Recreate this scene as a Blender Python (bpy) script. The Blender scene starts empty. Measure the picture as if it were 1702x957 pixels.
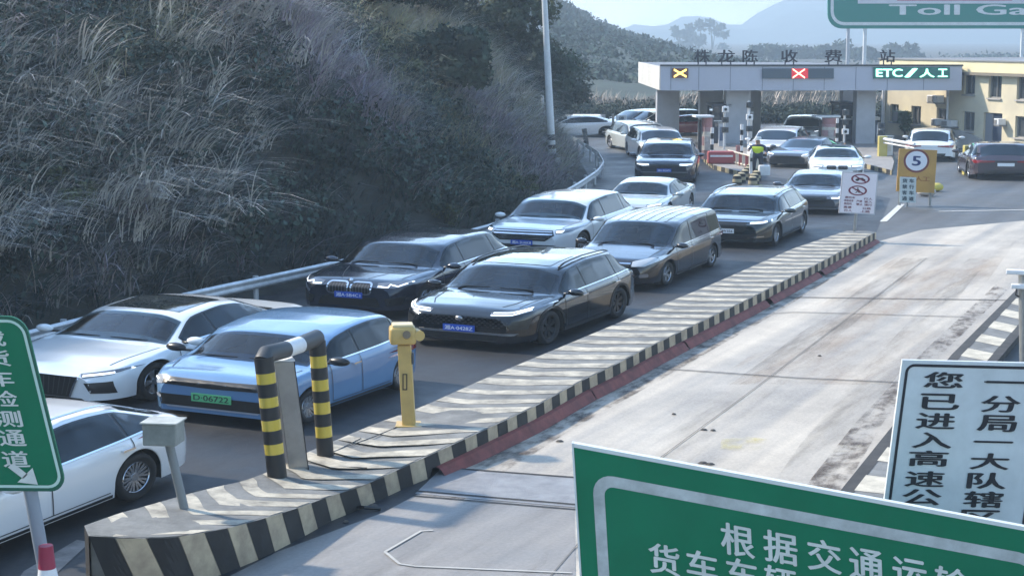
import bpy, bmesh, math, random
import numpy as np
from mathutils import Vector, Matrix
from mathutils.bvhtree import BVHTree
random.seed(7); rng = np.random.default_rng(7)
R = math.radians
scene = bpy.context.scene
COL = scene.collection

# ------------------------------------------------------------------ camera, sky, sun, exposure
CAM_H = 4.65; PITCH = R(8.2); F = 2902.0; CX, CY = 851.0, 478.5
cam = bpy.data.cameras.new('camera'); camo = bpy.data.objects.new('camera', cam); COL.objects.link(camo)
camo.location = (0, 0, CAM_H); camo.rotation_euler = (R(90) - PITCH, 0, 0)
cam.sensor_width = 36; cam.lens = 36 * F / 1702; cam.clip_start = .1; cam.clip_end = 5000
scene.camera = camo
SUN_EL, SUN_AZ = R(38), R(-66)          # azimuth measured from +Y towards +X
world = bpy.data.worlds.new('World'); scene.world = world; world.use_nodes = True
nt = world.node_tree; nt.nodes.clear()
sky = nt.nodes.new('ShaderNodeTexSky'); sky.sky_type = 'NISHITA'; sky.sun_disc = False
sky.sun_elevation = SUN_EL; sky.sun_rotation = SUN_AZ; sky.air_density = 1.6; sky.dust_density = .6; sky.ozone_density = 3.0
bg = nt.nodes.new('ShaderNodeBackground'); bg.inputs[1].default_value = .10
wo = nt.nodes.new('ShaderNodeOutputWorld')
nt.links.new(sky.outputs[0], bg.inputs[0])
veil = nt.nodes.new('ShaderNodeBackground'); veil.inputs[0].default_value = (.56, .76, 1.0, 1); veil.inputs[1].default_value = .8    # thin bright winter overcast, brightest low down, broken by soft cloud
def wn(t, **k):
    n_ = nt.nodes.new(t)
    for a, v in k.items(): setattr(n_, a, v)
    return n_
tcw = wn('ShaderNodeTexCoord'); sx = wn('ShaderNodeSeparateXYZ'); nt.links.new(tcw.outputs['Generated'], sx.inputs[0])
mr = wn('ShaderNodeMapRange', interpolation_type='SMOOTHSTEP'); mr.inputs[1].default_value = 0.0; mr.inputs[2].default_value = .75; mr.inputs[3].default_value = 1.35; mr.inputs[4].default_value = .38; nt.links.new(sx.outputs[2], mr.inputs[0])
mpw = wn('ShaderNodeMapping'); mpw.inputs['Scale'].default_value = (1.0, 1.0, 2.6); nt.links.new(tcw.outputs['Generated'], mpw.inputs[0])
nzw = wn('ShaderNodeTexNoise'); nzw.inputs['Scale'].default_value = 6.5; nzw.inputs['Detail'].default_value = 7; nt.links.new(mpw.outputs[0], nzw.inputs['Vector'])
crw = wn('ShaderNodeMapRange'); crw.inputs[1].default_value = .38; crw.inputs[2].default_value = .62; crw.inputs[3].default_value = .45; crw.inputs[4].default_value = 1.75; nt.links.new(nzw.outputs[0], crw.inputs[0])
mw = wn('ShaderNodeMath', operation='MULTIPLY'); nt.links.new(mr.outputs[0], mw.inputs[0]); nt.links.new(crw.outputs[0], mw.inputs[1])
mw2 = wn('ShaderNodeMath', operation='MULTIPLY'); nt.links.new(mw.outputs[0], mw2.inputs[0]); mw2.inputs[1].default_value = .55
dtw = wn('ShaderNodeVectorMath', operation='DOT_PRODUCT'); dtw.inputs[1].default_value = (-.38, .92, 0); nt.links.new(tcw.outputs['Generated'], dtw.inputs[0])      # brighter on the side of the sun
gl = wn('ShaderNodeMapRange'); gl.inputs[1].default_value = -1; gl.inputs[2].default_value = 1; gl.inputs[3].default_value = .55; gl.inputs[4].default_value = 1.75; nt.links.new(dtw.outputs['Value'], gl.inputs[0])
vc = wn('ShaderNodeValToRGB'); vc.color_ramp.elements[0].position = .0; vc.color_ramp.elements[0].color = (.74, .88, 1, 1); vc.color_ramp.elements[1].position = .55; vc.color_ramp.elements[1].color = (.24, .50, 1, 1)
nt.links.new(sx.outputs[2], vc.inputs[0]); nt.links.new(vc.outputs[0], veil.inputs[0])
mw3 = wn('ShaderNodeMath', operation='MULTIPLY'); nt.links.new(mw2.outputs[0], mw3.inputs[0]); nt.links.new(gl.outputs[0], mw3.inputs[1]); nt.links.new(mw3.outputs[0], veil.inputs[1])
ad = nt.nodes.new('ShaderNodeAddShader'); nt.links.new(bg.outputs[0], ad.inputs[0]); nt.links.new(veil.outputs[0], ad.inputs[1]); nt.links.new(ad.outputs[0], wo.inputs[0])
sun = bpy.data.lights.new('sun', 'SUN'); suno = bpy.data.objects.new('sun', sun); COL.objects.link(suno)
sun.energy = 4.0; sun.angle = R(2.2); sun.color = (1, .89, .73)
sd = Vector((math.sin(SUN_AZ) * math.cos(SUN_EL), math.cos(SUN_AZ) * math.cos(SUN_EL), math.sin(SUN_EL)))
suno.rotation_euler = sd.to_track_quat('Z', 'Y').to_euler()
scene.view_settings.view_transform = 'Standard'; scene.view_settings.look = 'None'
scene.view_settings.exposure = 0.85; scene.view_settings.gamma = 1
scene.cycles.max_bounces = 6; scene.cycles.volume_bounces = 0
scene.cycles.use_denoising = True

# ------------------------------------------------------------------ survey helpers (pixel of the photo -> point of the place)
cp, sp = math.cos(PITCH), math.sin(PITCH)
def ray(x, y):
    a, b = (x - CX) / F, -(y - CY) / F
    return Vector((a, cp + b * sp, -sp + b * cp))
def G(x, y, z=0.0):
    d = ray(x, y); t = (z - CAM_H) / d.z
    return Vector((d.x * t, d.y * t, z))
def W(x, y, Y):
    d = ray(x, y); t = Y / d.y
    return Vector((d.x * t, Y, CAM_H + d.z * t))
def pxm(Y):
    return F / Y
K = .665        # heights of this place against its lengths

# ------------------------------------------------------------------ materials
MATS = {}
def mat(name, col, rough=.6, metal=0.0, coat=0.0, emit=None, es=1.0, var=0.0, vscale=3.0, bump=0.0, bscale=30.0, spec=.5, dirt=None):
    if name in MATS: return MATS[name]
    m = bpy.data.materials.new(name); m.use_nodes = True; n = m.node_tree; p = n.nodes['Principled BSDF']
    p.inputs['Base Color'].default_value = (*col, 1); p.inputs['Roughness'].default_value = rough
    p.inputs['Metallic'].default_value = metal; p.inputs['Coat Weight'].default_value = coat
    p.inputs['Coat Roughness'].default_value = .03; p.inputs['Specular IOR Level'].default_value = spec
    if emit: p.inputs['Emission Color'].default_value = (*emit, 1); p.inputs['Emission Strength'].default_value = es
    if var or bump or dirt:
        tc = n.nodes.new('ShaderNodeTexCoord')
    if var or dirt:
        nz = n.nodes.new('ShaderNodeTexNoise'); nz.inputs['Scale'].default_value = vscale; nz.inputs['Detail'].default_value = 8; nz.inputs['Roughness'].default_value = .65
        n.links.new(tc.outputs['Object'], nz.inputs['Vector'])
        cr = n.nodes.new('ShaderNodeValToRGB'); cr.color_ramp.elements[0].position = .3; cr.color_ramp.elements[1].position = .72
        d = dirt if dirt else tuple(c * (1 - var) for c in col)
        cr.color_ramp.elements[0].color = (*d, 1); cr.color_ramp.elements[1].color = (*[min(1, c * (1 + var * .5)) for c in col], 1)
        n.links.new(nz.outputs[0], cr.inputs[0]); n.links.new(cr.outputs[0], p.inputs['Base Color'])
    if bump:
        nb = n.nodes.new('ShaderNodeTexNoise'); nb.inputs['Scale'].default_value = bscale; nb.inputs['Detail'].default_value = 5
        n.links.new(tc.outputs['Object'], nb.inputs['Vector'])
        bp = n.nodes.new('ShaderNodeBump'); bp.inputs['Strength'].default_value = bump; bp.inputs['Distance'].default_value = .02
        n.links.new(nb.outputs[0], bp.inputs['Height']); n.links.new(bp.outputs[0], p.inputs['Normal'])
    MATS[name] = m; return m

# ------------------------------------------------------------------ mesh helpers
class MB:
    def __init__(s): s.v = []; s.f = []; s.m = []
    def face(s, pts, mi=0):
        i = len(s.v); s.v += [tuple(p) for p in pts]; s.f.append(tuple(range(i, i + len(pts)))); s.m.append(mi); return s
    def grid(s, P, mi=0):                      # P[r][c] points
        i = len(s.v); nr, nc = len(P), len(P[0])
        for r in P: s.v += [tuple(p) for p in r]
        for r in range(nr - 1):
            for c in range(nc - 1):
                s.f.append((i + r * nc + c, i + r * nc + c + 1, i + (r + 1) * nc + c + 1, i + (r + 1) * nc + c)); s.m.append(mi)
        return s
    def hexa(s, b, t, mi=0):                   # bottom and top loops (same length)
        n = len(b); i = len(s.v); s.v += [tuple(p) for p in b] + [tuple(p) for p in t]
        s.f.append(tuple(i + k for k in reversed(range(n)))); s.f.append(tuple(i + n + k for k in range(n))); s.m += [mi, mi]
        for k in range(n):
            s.f.append((i + k, i + (k + 1) % n, i + n + (k + 1) % n, i + n + k)); s.m.append(mi)
        return s
    def box(s, c, d, rz=0, mi=0, U=None, V=None, N=None):
        c = Vector(c)
        if U is None:
            U = Vector((math.cos(rz), math.sin(rz), 0)); V = Vector((-math.sin(rz), math.cos(rz), 0)); N = Vector((0, 0, 1))
        a, b, e = U * d[0] / 2, V * d[1] / 2, N * d[2] / 2
        return s.hexa([c - a - b - e, c + a - b - e, c + a + b - e, c - a + b - e], [c - a - b + e, c + a - b + e, c + a + b + e, c - a + b + e], mi)
    def tube(s, pts, r, n=12, mi=0, cap=True, mis=None):
        pts = [Vector(p) for p in pts]; rs = r if isinstance(r, (list, tuple)) else [r] * len(pts)
        i = len(s.v); up = Vector((0, 0, 1))
        for k, p in enumerate(pts):
            d = (pts[min(k + 1, len(pts) - 1)] - pts[max(k - 1, 0)]).normalized()
            a = d.cross(up if abs(d.z) < .95 else Vector((0, 1, 0))).normalized(); b = d.cross(a)
            for j in range(n):
                t = 2 * math.pi * j / n; s.v.append(tuple(p + (a * math.cos(t) + b * math.sin(t)) * rs[k]))
        for k in range(len(pts) - 1):
            for j in range(n):
                s.f.append((i + k * n + j, i + k * n + (j + 1) % n, i + (k + 1) * n + (j + 1) % n, i + (k + 1) * n + j)); s.m.append(mis[k] if mis else mi)
        if cap:
            s.f.append(tuple(i + j for j in reversed(range(n)))); s.m.append(mis[0] if mis else mi)
            s.f.append(tuple(i + (len(pts) - 1) * n + j for j in range(n))); s.m.append(mis[-1] if mis else mi)
        return s
    def add(s, verts, faces, mi=0):
        i = len(s.v); s.v += [tuple(v) for v in verts]; s.f += [tuple(i + k for k in f) for f in faces]; s.m += [mi] * len(faces); return s
    def build(s, name, mats, parent=None, smooth=False, world_space=True, bevel=0, auto=None):
        me = bpy.data.meshes.new(name); off = Vector((0, 0, 0))
        if parent is not None and world_space:
            q = parent
            while q is not None: off = off + q.location; q = q.parent
        me.from_pydata([(v[0] - off[0], v[1] - off[1], v[2] - off[2]) for v in s.v], [], s.f)
        if not isinstance(mats, (list, tuple)): mats = [mats]
        for m in mats: me.materials.append(m)
        me.polygons.foreach_set('material_index', s.m)
        bm = bmesh.new(); bm.from_mesh(me); bmesh.ops.remove_doubles(bm, verts=bm.verts, dist=1e-5)
        bmesh.ops.recalc_face_normals(bm, faces=bm.faces)
        if bevel:
            es = [e for e in bm.edges if len(e.link_faces) == 2 and e.calc_face_angle(0) > .6]
            bmesh.ops.bevel(bm, geom=es, offset=bevel, segments=2, affect='EDGES', profile=.5)
        bm.to_mesh(me); bm.free()
        if smooth: me.polygons.foreach_set('use_smooth', [True] * len(me.polygons))
        if auto: me.set_sharp_from_angle(angle=R(auto))
        o = bpy.data.objects.new(name, me); COL.objects.link(o)
        if parent is not None: o.parent = parent
        return o
def tag(o, label, cat, group=None, kind=None):
    o['label'] = label; o['category'] = cat
    if group: o['group'] = group
    if kind: o['kind'] = kind
    return o
def thing(name, label, cat, loc=(0, 0, 0), rz=0, group=None):
    o = bpy.data.objects.new(name, None); COL.objects.link(o); o.location = loc; o.rotation_euler = (0, 0, rz); o.empty_display_size = .1
    return tag(o, label, cat, group)
def struct(o): o['kind'] = 'structure'; return o

_tc = {}
def text_geo(s, bold=0.0):
    """vertices/faces of a line of lettering, x 0..w, y centred, cap height about .73"""
    key = (s, bold)
    if key in _tc: return _tc[key]
    c = bpy.data.curves.new('t', 'FONT'); c.body = s; c.size = 1; c.offset = bold; c.resolution_u = 3; c.fill_mode = 'FRONT'
    o = bpy.data.objects.new('t', c); COL.objects.link(o)
    dg = bpy.context.evaluated_depsgraph_get(); me = bpy.data.meshes.new_from_object(o.evaluated_get(dg))
    v = np.array([tuple(x.co)[:2] for x in me.vertices]) if len(me.vertices) else np.zeros((0, 2)); f = [tuple(p.vertices) for p in me.polygons]
    bpy.data.objects.remove(o); bpy.data.curves.remove(c); bpy.data.meshes.remove(me)
    _tc[key] = (v, f); return v, f
def glyph_on(mb, s, fn, box, mi=0, bold=.012, keep=False):
    """fit string s into box (u0,v0,u1,v1) and map with fn(u,v)"""
    v, f = text_geo(s, 0.0)
    if not len(v): return
    n0 = (fn(1, 0) - fn(0, 0)).cross(fn(0, 1) - fn(0, 0)).normalized()
    if n0.y > 0: n0 = -n0
    lo, hi = v.min(0), v.max(0); d = np.maximum(hi - lo, .12 if not keep else 1e-6)
    if s in '一': lo = lo - np.array([0, .36]); d = np.array([d[0], .86])
    u0, v0, u1, v1 = box
    sh = [(0, 0)] if bold < .005 else [(0, 0), (bold, 0), (-bold, 0), (0, bold * .6), (0, -bold * .6)]
    for k, (a, b) in enumerate(sh):
        w, h = d[0] + 2 * sh[-1][1] * 0 + 2 * bold, d[1] + 1.2 * bold
        pts = [fn(u0 + (p[0] - lo[0] + a + bold) / w * (u1 - u0), v1 - (p[1] - lo[1] + b + bold * .6) / h * (v1 - v0)) + n0 * .0006 * k for p in v]
        mb.add(pts, f, mi)

class Panel:
    """a flat board: TL corner, vector across, vector down, and a normal towards the road"""
    def __init__(s, TL, TR, BL):
        s.O = Vector(TL); s.U = Vector(TR) - s.O; s.V = Vector(BL) - s.O
        s.N = s.U.cross(s.V).normalized()
        if s.N.dot(Vector((0, 0, CAM_H)) - s.O) < 0: s.N = -s.N
    def at(s, u, v, w=0): return s.O + s.U * u + s.V * v + s.N * w
    def fn(s, w): return lambda u, v: s.at(u, v, w)
    def loop(s, u0, v0, u1, v1, r=0, w=0, n=6):
        """rounded loop; r in metres"""
        lu, lv = s.U.length, s.V.length; P = []
        if r <= 0: return [s.at(u0, v0, w), s.at(u1, v0, w), s.at(u1, v1, w), s.at(u0, v1, w)]
        ru, rv = r / lu, r / lv
        for (cu, cv, a0) in ((u1 - ru, v0 + rv, -90), (u1 - ru, v1 - rv, 0), (u0 + ru, v1 - rv, 90), (u0 + ru, v0 + rv, 180)):
            for k in range(n + 1):
                t = R(a0 + 90 * k / n); P.append(s.at(cu + ru * math.cos(t), cv + rv * math.sin(t), w))
        return P
    def slab(s, mb, u0, v0, u1, v1, r=0, w0=-.03, w1=0, mi=0):
        mb.hexa(s.loop(u0, v0, u1, v1, r, w0), s.loop(u0, v0, u1, v1, r, w1), mi)
    def ring(s, mb, u0, v0, u1, v1, r, t, w=.004, mi=0):
        tu, tv = t / s.U.length, t / s.V.length
        a = s.loop(u0, v0, u1, v1, max(r, 1e-4), w); b = s.loop(u0 + tu, v0 + tv, u1 - tu, v1 - tv, max(r - t, 1e-4), w)
        n = len(a)
        for k in range(n): mb.face([a[k], a[(k + 1) % n], b[(k + 1) % n], b[k]], mi)
# ------------------------------------------------------------------ cars
def paint(name, col, rough=.22, metal=.0):
    return mat('paint_' + name, col, rough=rough, metal=metal, coat=.9, spec=.5)
M_GLASS = mat('car_glass', (.003, .008, .012), rough=.02, coat=.7, spec=.6)
M_GLASS2 = mat('side_glass', (.003, .007, .009), rough=.03, coat=.15, spec=.3)
def clear_glass():
    m = bpy.data.materials.new('windscreen_glass'); m.use_nodes = True; n = m.node_tree; n.nodes.clear(); L = n.links.new
    tr = n.nodes.new('ShaderNodeBsdfTransparent'); tr.inputs[0].default_value = (.42, .50, .52, 1)
    gl = n.nodes.new('ShaderNodeBsdfGlossy'); gl.inputs['Roughness'].default_value = .015
    fr = n.nodes.new('ShaderNodeFresnel'); fr.inputs[0].default_value = 1.75; mx = n.nodes.new('ShaderNodeMixShader'); out = n.nodes.new('ShaderNodeOutputMaterial')
    L(fr.outputs[0], mx.inputs[0]); L(tr.outputs[0], mx.inputs[1]); L(gl.outputs[0], mx.inputs[2]); L(mx.outputs[0], out.inputs[0]); return m
M_SCREEN = clear_glass()
M_CABIN = mat('cabin_dark', (.014, .014, .016), .8); M_SEAT = mat('seat_cloth', (.045, .042, .040), .85); M_DASH = mat('dashboard', (.03, .03, .032), .6); M_CARD = mat('paper_card', (.5, .52, .5), .7)
M_BLACKTRIM = mat('black_trim', (.012, .013, .014), rough=.35)
M_UNDER = mat('underbody', (.008, .008, .009), rough=.9)
M_TYRE = mat('tyre_rubber', (.012, .012, .013), rough=.8)
M_RIM = mat('rim_silver', (.55, .56, .58), rough=.25, metal=.85)
M_RIMDARK = mat('rim_dark', (.05, .052, .055), rough=.3, metal=.7)
M_CHROME = mat('chrome', (.75, .77, .8), rough=.12, metal=1.0)
M_LAMP = mat('lamp_glass', (.12, .13, .15), rough=.05, coat=1.0, spec=1.0)
M_DRL = mat('lamp_light', (.8, .85, .9), rough=.2, emit=(.85, .93, 1.0), es=.9)
M_TAIL = mat('tail_lamp', (.25, .01, .012), rough=.15, coat=1)
M_PLB = mat('plate_blue', (.02, .09, .5), rough=.4)
M_PLG = mat('plate_green', (.12, .5, .22), rough=.4)
M_PLW = mat('plate_white', (.8, .82, .85), rough=.4)
M_PLK = mat('plate_black', (.03, .05, .04), rough=.4)

def curve(pts, s):
    return np.interp(s, [p[0] for p in pts], [p[1] for p in pts])
def gsm(a, s, sig):
    """gaussian smooth samples a at non-uniform stations s"""
    w = np.exp(-((s[:, None] - s[None, :]) ** 2) / (2 * sig * sig)); ds = np.gradient(s); w = w * ds[None, :]
    w /= w.sum(1, keepdims=True); return w @ a

class CarShape:
    def __init__(c, L, W, H, wb, fo, r=.345, kind='suv', **kw):
        c.L, c.W, c.H, c.wb, c.fo, c.r = L, W, H, wb, fo, r
        g = dict(zbot=.2)
        if kind == 'suv':
            g.update(nose=.80, hood0=.93, cowl=(1.20, 1.07), rf=(1.80, H - .11), rm=L - 1.9, rr=(L - .68, H - .04), rw=(L - .18, 1.12), tail=.95, belt=((.0, .62), (.12, .82), (.35, .90), (1.35, 1.02), (2.4, 1.05), (L - .6, 1.12), (L - .1, 1.05), (L, .8)), wroof=.77)
        if kind == 'sedan':
            g.update(nose=.66, hood0=.76, cowl=(1.30, .94), rf=(1.98, H - .09), rm=2.9, rr=(L - 1.50, H - .05), rw=(L - .72, 1.06), tail=1.0, belt=((.0, .50), (.12, .66), (.4, .76), (1.35, .89), (2.4, .94), (L - .9, 1.0), (L - .12, .98), (L, .7)), wroof=.70)
        if kind == 'hatch':
            g.update(nose=.78, hood0=.90, cowl=(.74, .99), rf=(1.34, H - .14), rm=2.5, rr=(L - .6, H - .05), rw=(L - .2, 1.08), tail=.9, belt=((.0, .6), (.12, .80), (.4, .9), (1.1, 1.0), (2.4, 1.03), (L - .5, 1.08), (L - .1, 1.02), (L, .75)), wroof=.80)
        if kind == 'mpv':
            g.update(nose=.74, hood0=.86, cowl=(.98, 1.07), rf=(1.75, H - .11), rm=2.9, rr=(L - .28, H - .04), rw=(L - .07, 1.2), tail=1.0, belt=((.0, .58), (.12, .76), (.4, .88), (1.1, 1.0), (2.4, 1.03), (L - .4, 1.08), (L - .08, 1.04), (L, .8)), wroof=.85)
        g.update(kw); c.g = g
        u = np.arange(0, L + .001, .045)
        ex = []
        ar = r + .065; c.ar = ar
        for sw in (fo, fo + wb):
            ex += list(sw + ar * np.cos(np.linspace(0, math.pi, 23)))
            ex += [sw - ar - .004, sw + ar + .004]
        s = np.unique(np.round(np.concatenate([u, ex, [0, .02, L - .02, L]]), 4)); s = s[(s >= 0) & (s <= L)]
        c.s = s
        rmh = H
        top = [(0, g['nose'] - .1), (.03, g['nose']), (.16, g['hood0']), (.6, g['hood0'] + (g['cowl'][1] - g['hood0']) * .55), g['cowl'], g['rf'], ((g['rf'][0] + g['rm']) / 2, H - .035), (g['rm'], H), (g['rr'][0] - .4, H - .015), g['rr'], g['rw'], (L - .05, g['tail']), (L, g['tail'] - .12)]
        if 'toptail' in g: top = top[:-3] + g['toptail']
        elif kind == 'sedan': top = top[:-3] + [(L - .72, 1.055), (L - .12, 1.05), (L - .03, .98), (L, .85)]
        c.zc = gsm(curve(top, s), s, .045)
        c.zb = np.minimum(gsm(curve(g['belt'], s), s, .05), c.zc - .02)
        plan = g.get('plan', ((0, .66), (.05, .76), (.16, .87), (.4, .955), (.9, .99), (1.6, 1.0), (L - 1.3, 1.0), (L - .5, .965), (L - .16, .90), (L - .04, .83), (L, .76)))
        c.wl = gsm(curve(plan, s), s, .04) * W / 2
        c.c0 = g['cowl'][0]; c.rf0 = g['rf'][0]; c.rr0 = g['rr'][0]; c.rw0 = g['rw'][0]
        wr = curve(((0, .80), (.3, .80), (c.c0 - .1, .86), (c.c0 + .1, .86), (c.rf0 + .1, g['wroof']), (c.rr0, g['wroof'] - .03), (c.rw0, .80 if kind != 'sedan' else .80), (L, .8)), s)
        c.wr = gsm(wr, s, .05) * c.wl
        lag = np.interp(s - .16, s, c.zc) ; 
        zr = np.where(s < (c.c0 + c.rm_(g)) / 1.0, lag, c.zc)
        lead = np.interp(s + .14, s, c.zc)
        zr = np.where(s > g['rm'], lead, lag)
        hoodmask = 1 / (1 + np.exp((s - c.c0) / .05)) + (1 / (1 + np.exp(-(s - c.rw0) / .05)))
        zr = zr * (1 - np.clip(hoodmask, 0, 1)) + (c.zc - .025) * np.clip(hoodmask, 0, 1)
        zr = np.minimum(zr - .045 * (1 - np.clip(hoodmask, 0, 1)), c.zc - .012)
        c.zr = gsm(np.maximum(zr, c.zb + .012), s, .04)
        # arches
        zlow = np.full_like(s, g['zbot']); zlow = zlow + np.interp(s, [0, .25, .5, L - .5, L - .2, L], [.0, 0, 0, 0, .04, .12])
        arch = np.zeros_like(s)
        for sw in (fo, fo + wb):
            d = np.abs(s - sw); m = d < ar
            arch = np.where(m, r + np.sqrt(np.maximum(ar * ar - d * d, 0)), arch)
        c.zlow = zlow; c.arch = arch
    def rm_(c, g): return 0
    def section(c, i):
        wl, zb, zc, wr, zr, zl, ar = c.wl[i], c.zb[i], c.zc[i], c.wr[i], c.zr[i], c.zlow[i], c.arch[i]
        z1 = max(zl, ar); inner = wl - .28
        za = z1 if ar > zl else zl
        p = [(0, za), (inner, za), (wl * .985, max(za, zl + .0)), (wl * .995, max(za + .005, zl + .12)), (wl, max(za + .012, zl + .55 * (zb - zl))), (wl * .99, max(za + .02, zb - .10)), (wl * .95, max(zb, za + .03)), (wr, max(zr, zb + .01)), (wr * .6, zc - .012), (0, zc)]
        seg = [2, 2, 3, 4, 4, 4, 7, 5, 3]; P = [p[0]]; tags = []
        for k, n in enumerate(seg):
            for j in range(1, n + 1):
                t = j / n; P.append((p[k][0] * (1 - t) + p[k + 1][0] * t, p[k][1] * (1 - t) + p[k + 1][1] * t)); tags.append(k)
        P = np.array(P)
        for _ in range(2):
            Q = P.copy(); Q[8:-1] = P[8:-1] * .5 + (P[7:-2] + P[9:]) * .25; P = Q
        return P, tags
    def body(c):
        N = len(c.s); S = []
        for i in range(N): P, tg = c.section(i); S.append(P)
        S = np.array(S); m = S.shape[1]
        full = np.concatenate([S[:, ::-1] * [-1, 1], S[:, 1:]], axis=1)     # right top .. bottom .. left top
        n = full.shape[1]; V = []; Fc = []; MI = []
        for i in range(N):
            for j in range(n): V.append((-(c.s[i] - c.fo - c.wb / 2), full[i, j, 0], full[i, j, 1]))
        tgf = list(reversed(tg)) + list(tg)
        for i in range(N - 1):
            for j in range(n - 1):
                Fc.append((i * n + j, i * n + j + 1, (i + 1) * n + j + 1, (i + 1) * n + j)); MI.append(1 if tgf[j] <= 1 else 0)
            Fc  # top centre closes itself (first and last columns coincide)
        for e in (0, N - 1):
            for j in range((n - 1) // 2):
                a, b = e * n + j, e * n + n - 1 - j
                q = (a, a + 1, b - 1, b)
                if len(set(q)) == 4 and a + 1 != b - 1: Fc.append(q); MI.append(0)
        return V, Fc, MI
    def X(c, s): return c.fo + c.wb / 2 - s
    def at(c, arr, s): return float(np.interp(s, c.s, arr))

class Dec:
    """patches laid on the body a few millimetres proud of it"""
    def __init__(d, V, Fc):
        d.b = BVHTree.FromPolygons([Vector(v) for v in V], Fc)
    def proj(d, p, axis, off):
        p = Vector(p); dirv, org = {'F': (Vector((-1, 0, 0)), Vector((6, p.x, p.y))), 'B': (Vector((1, 0, 0)), Vector((-6, p.x, p.y))),
            'L': (Vector((0, -1, 0)), Vector((p.x, 4, p.y))), 'R': (Vector((0, 1, 0)), Vector((p.x, -4, p.y))), 'T': (Vector((0, 0, -1)), Vector((p.x, p.y, 5)))}[axis]
        h = d.b.ray_cast(org, dirv)
        if h[0] is None:
            h = d.b.find_nearest(org + dirv * (4.0 if axis in 'LR' else 4.2)); 
            if h[0] is None: return org
            return h[0] - dirv * off
        nn = h[1]
        if nn.dot(dirv) > 0: nn = -nn
        return h[0] + (nn * .7 - dirv * .3).normalized() * off
    def patch(d, mb, poly, axis, off=.006, mi=0, res=.07):
        bm = bmesh.new(); vs = [bm.verts.new((p[0], p[1], 0)) for p in poly]
        try: f = bm.faces.new(vs)
        except Exception: bm.free(); return
        bmesh.ops.triangulate(bm, faces=bm.faces[:])
        for _ in range(5):
            es = [e for e in bm.edges if e.calc_length() > res]
            if not es: break
            bmesh.ops.subdivide_edges(bm, edges=es, cuts=1); bmesh.ops.triangulate(bm, faces=[f for f in bm.faces if len(f.verts) > 3])
        bm.verts.index_update(); i = len(mb.v)
        P = [d.proj((v.co.x, v.co.y), axis, off) for v in bm.verts]
        mb.add(P, [[v.index for v in f.verts] for f in bm.faces], mi); bm.free()
    def line(d, mb, pts, w, axis, off=.008, mi=0, res=.07):
        """thin strip along a polyline"""
        pts = [Vector(p) for p in pts]; Q = []
        for a, b in zip(pts, pts[1:]):
            n = max(1, int((b - a).length / res))
            for k in range(n): Q.append(a.lerp(b, k / n))
        Q.append(pts[-1]); A, B = [], []
        for k, p in enumerate(Q):
            t = (Q[min(k + 1, len(Q) - 1)] - Q[max(k - 1, 0)]).normalized(); nrm = Vector((-t.y, t.x)) * w / 2
            A.append(d.proj(p + nrm, axis, off)); B.append(d.proj(p - nrm, axis, off))
        mb.grid([A, B], mi)

_wheel = {}
def wheel_mesh(r, w, style):
    key = (round(r, 3), style)
    if key in _wheel: return _wheel[key]
    ty = MB(); prof = [(r * .66, -w * .42), (r * .80, -w * .5), (r * .94, -w * .49), (r, -w * .38), (r, w * .38), (r * .94, w * .49), (r * .80, w * .5), (r * .66, w * .42)]
    n = 32; P = []
    for k in range(n + 1):
        t = 2 * math.pi * k / n; P.append([(rr * math.cos(t), yy, rr * math.sin(t)) for rr, yy in prof])
    ty.grid(P)
    ri = MB(); P = []                      # barrel + lip
    prof = [(r * .67, w * .40), (r * .64, w * .44), (r * .615, w * .40), (r * .60, w * .05), (r * .02, w * .02)]
    for k in range(n + 1):
        t = 2 * math.pi * k / n; P.append([(rr * math.cos(t), yy, rr * math.sin(t)) for rr, yy in prof])
    i0 = len(ri.f); ri.grid(P)
    for k in range(i0, len(ri.m)):
        c = (k - i0) % (len(prof) - 1); ri.m[k] = 1 if c >= 2 else 0
    ns = {'ten': 10, 'five': 5, 'ygrid': 7}[style]
    for k in range(ns):
        t = 2 * math.pi * k / ns
        for dt in ((-.09, .09) if style != 'five' else (-.10, .10)):
            a0, a1 = t + dt * .5, t + dt * (1.6 if style != 'five' else 1.9)
            p0 = Vector((r * .12 * math.cos(a0), w * .33, r * .12 * math.sin(a0))); p1 = Vector((r * .62 * math.cos(a1), w * .38, r * .62 * math.sin(a1)))
            dd = (p1 - p0).normalized(); sd_ = dd.cross(Vector((0, 1, 0))); hw = r * (.035 if style == 'ten' else .055)
            ri.hexa([p0 - sd_ * hw - Vector((0, .03, 0)), p1 - sd_ * hw * 1.3 - Vector((0, .03, 0)), p1 + sd_ * hw * 1.3 - Vector((0, .03, 0)), p0 + sd_ * hw - Vector((0, .03, 0))],
                    [p0 - sd_ * hw, p1 - sd_ * hw * 1.3, p1 + sd_ * hw * 1.3, p0 + sd_ * hw], 0)
    ri.tube([(0, w * .2, 0), (0, w * .36, 0)], r * .16, 16, 0)
    _wheel[key] = (ty, ri); return ty, ri

def squash(mb, sc=(1, 1, 1)): mb.v = [(v[0] * sc[0], v[1] * sc[1], v[2] * K * sc[2]) for v in mb.v]; return mb

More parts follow.
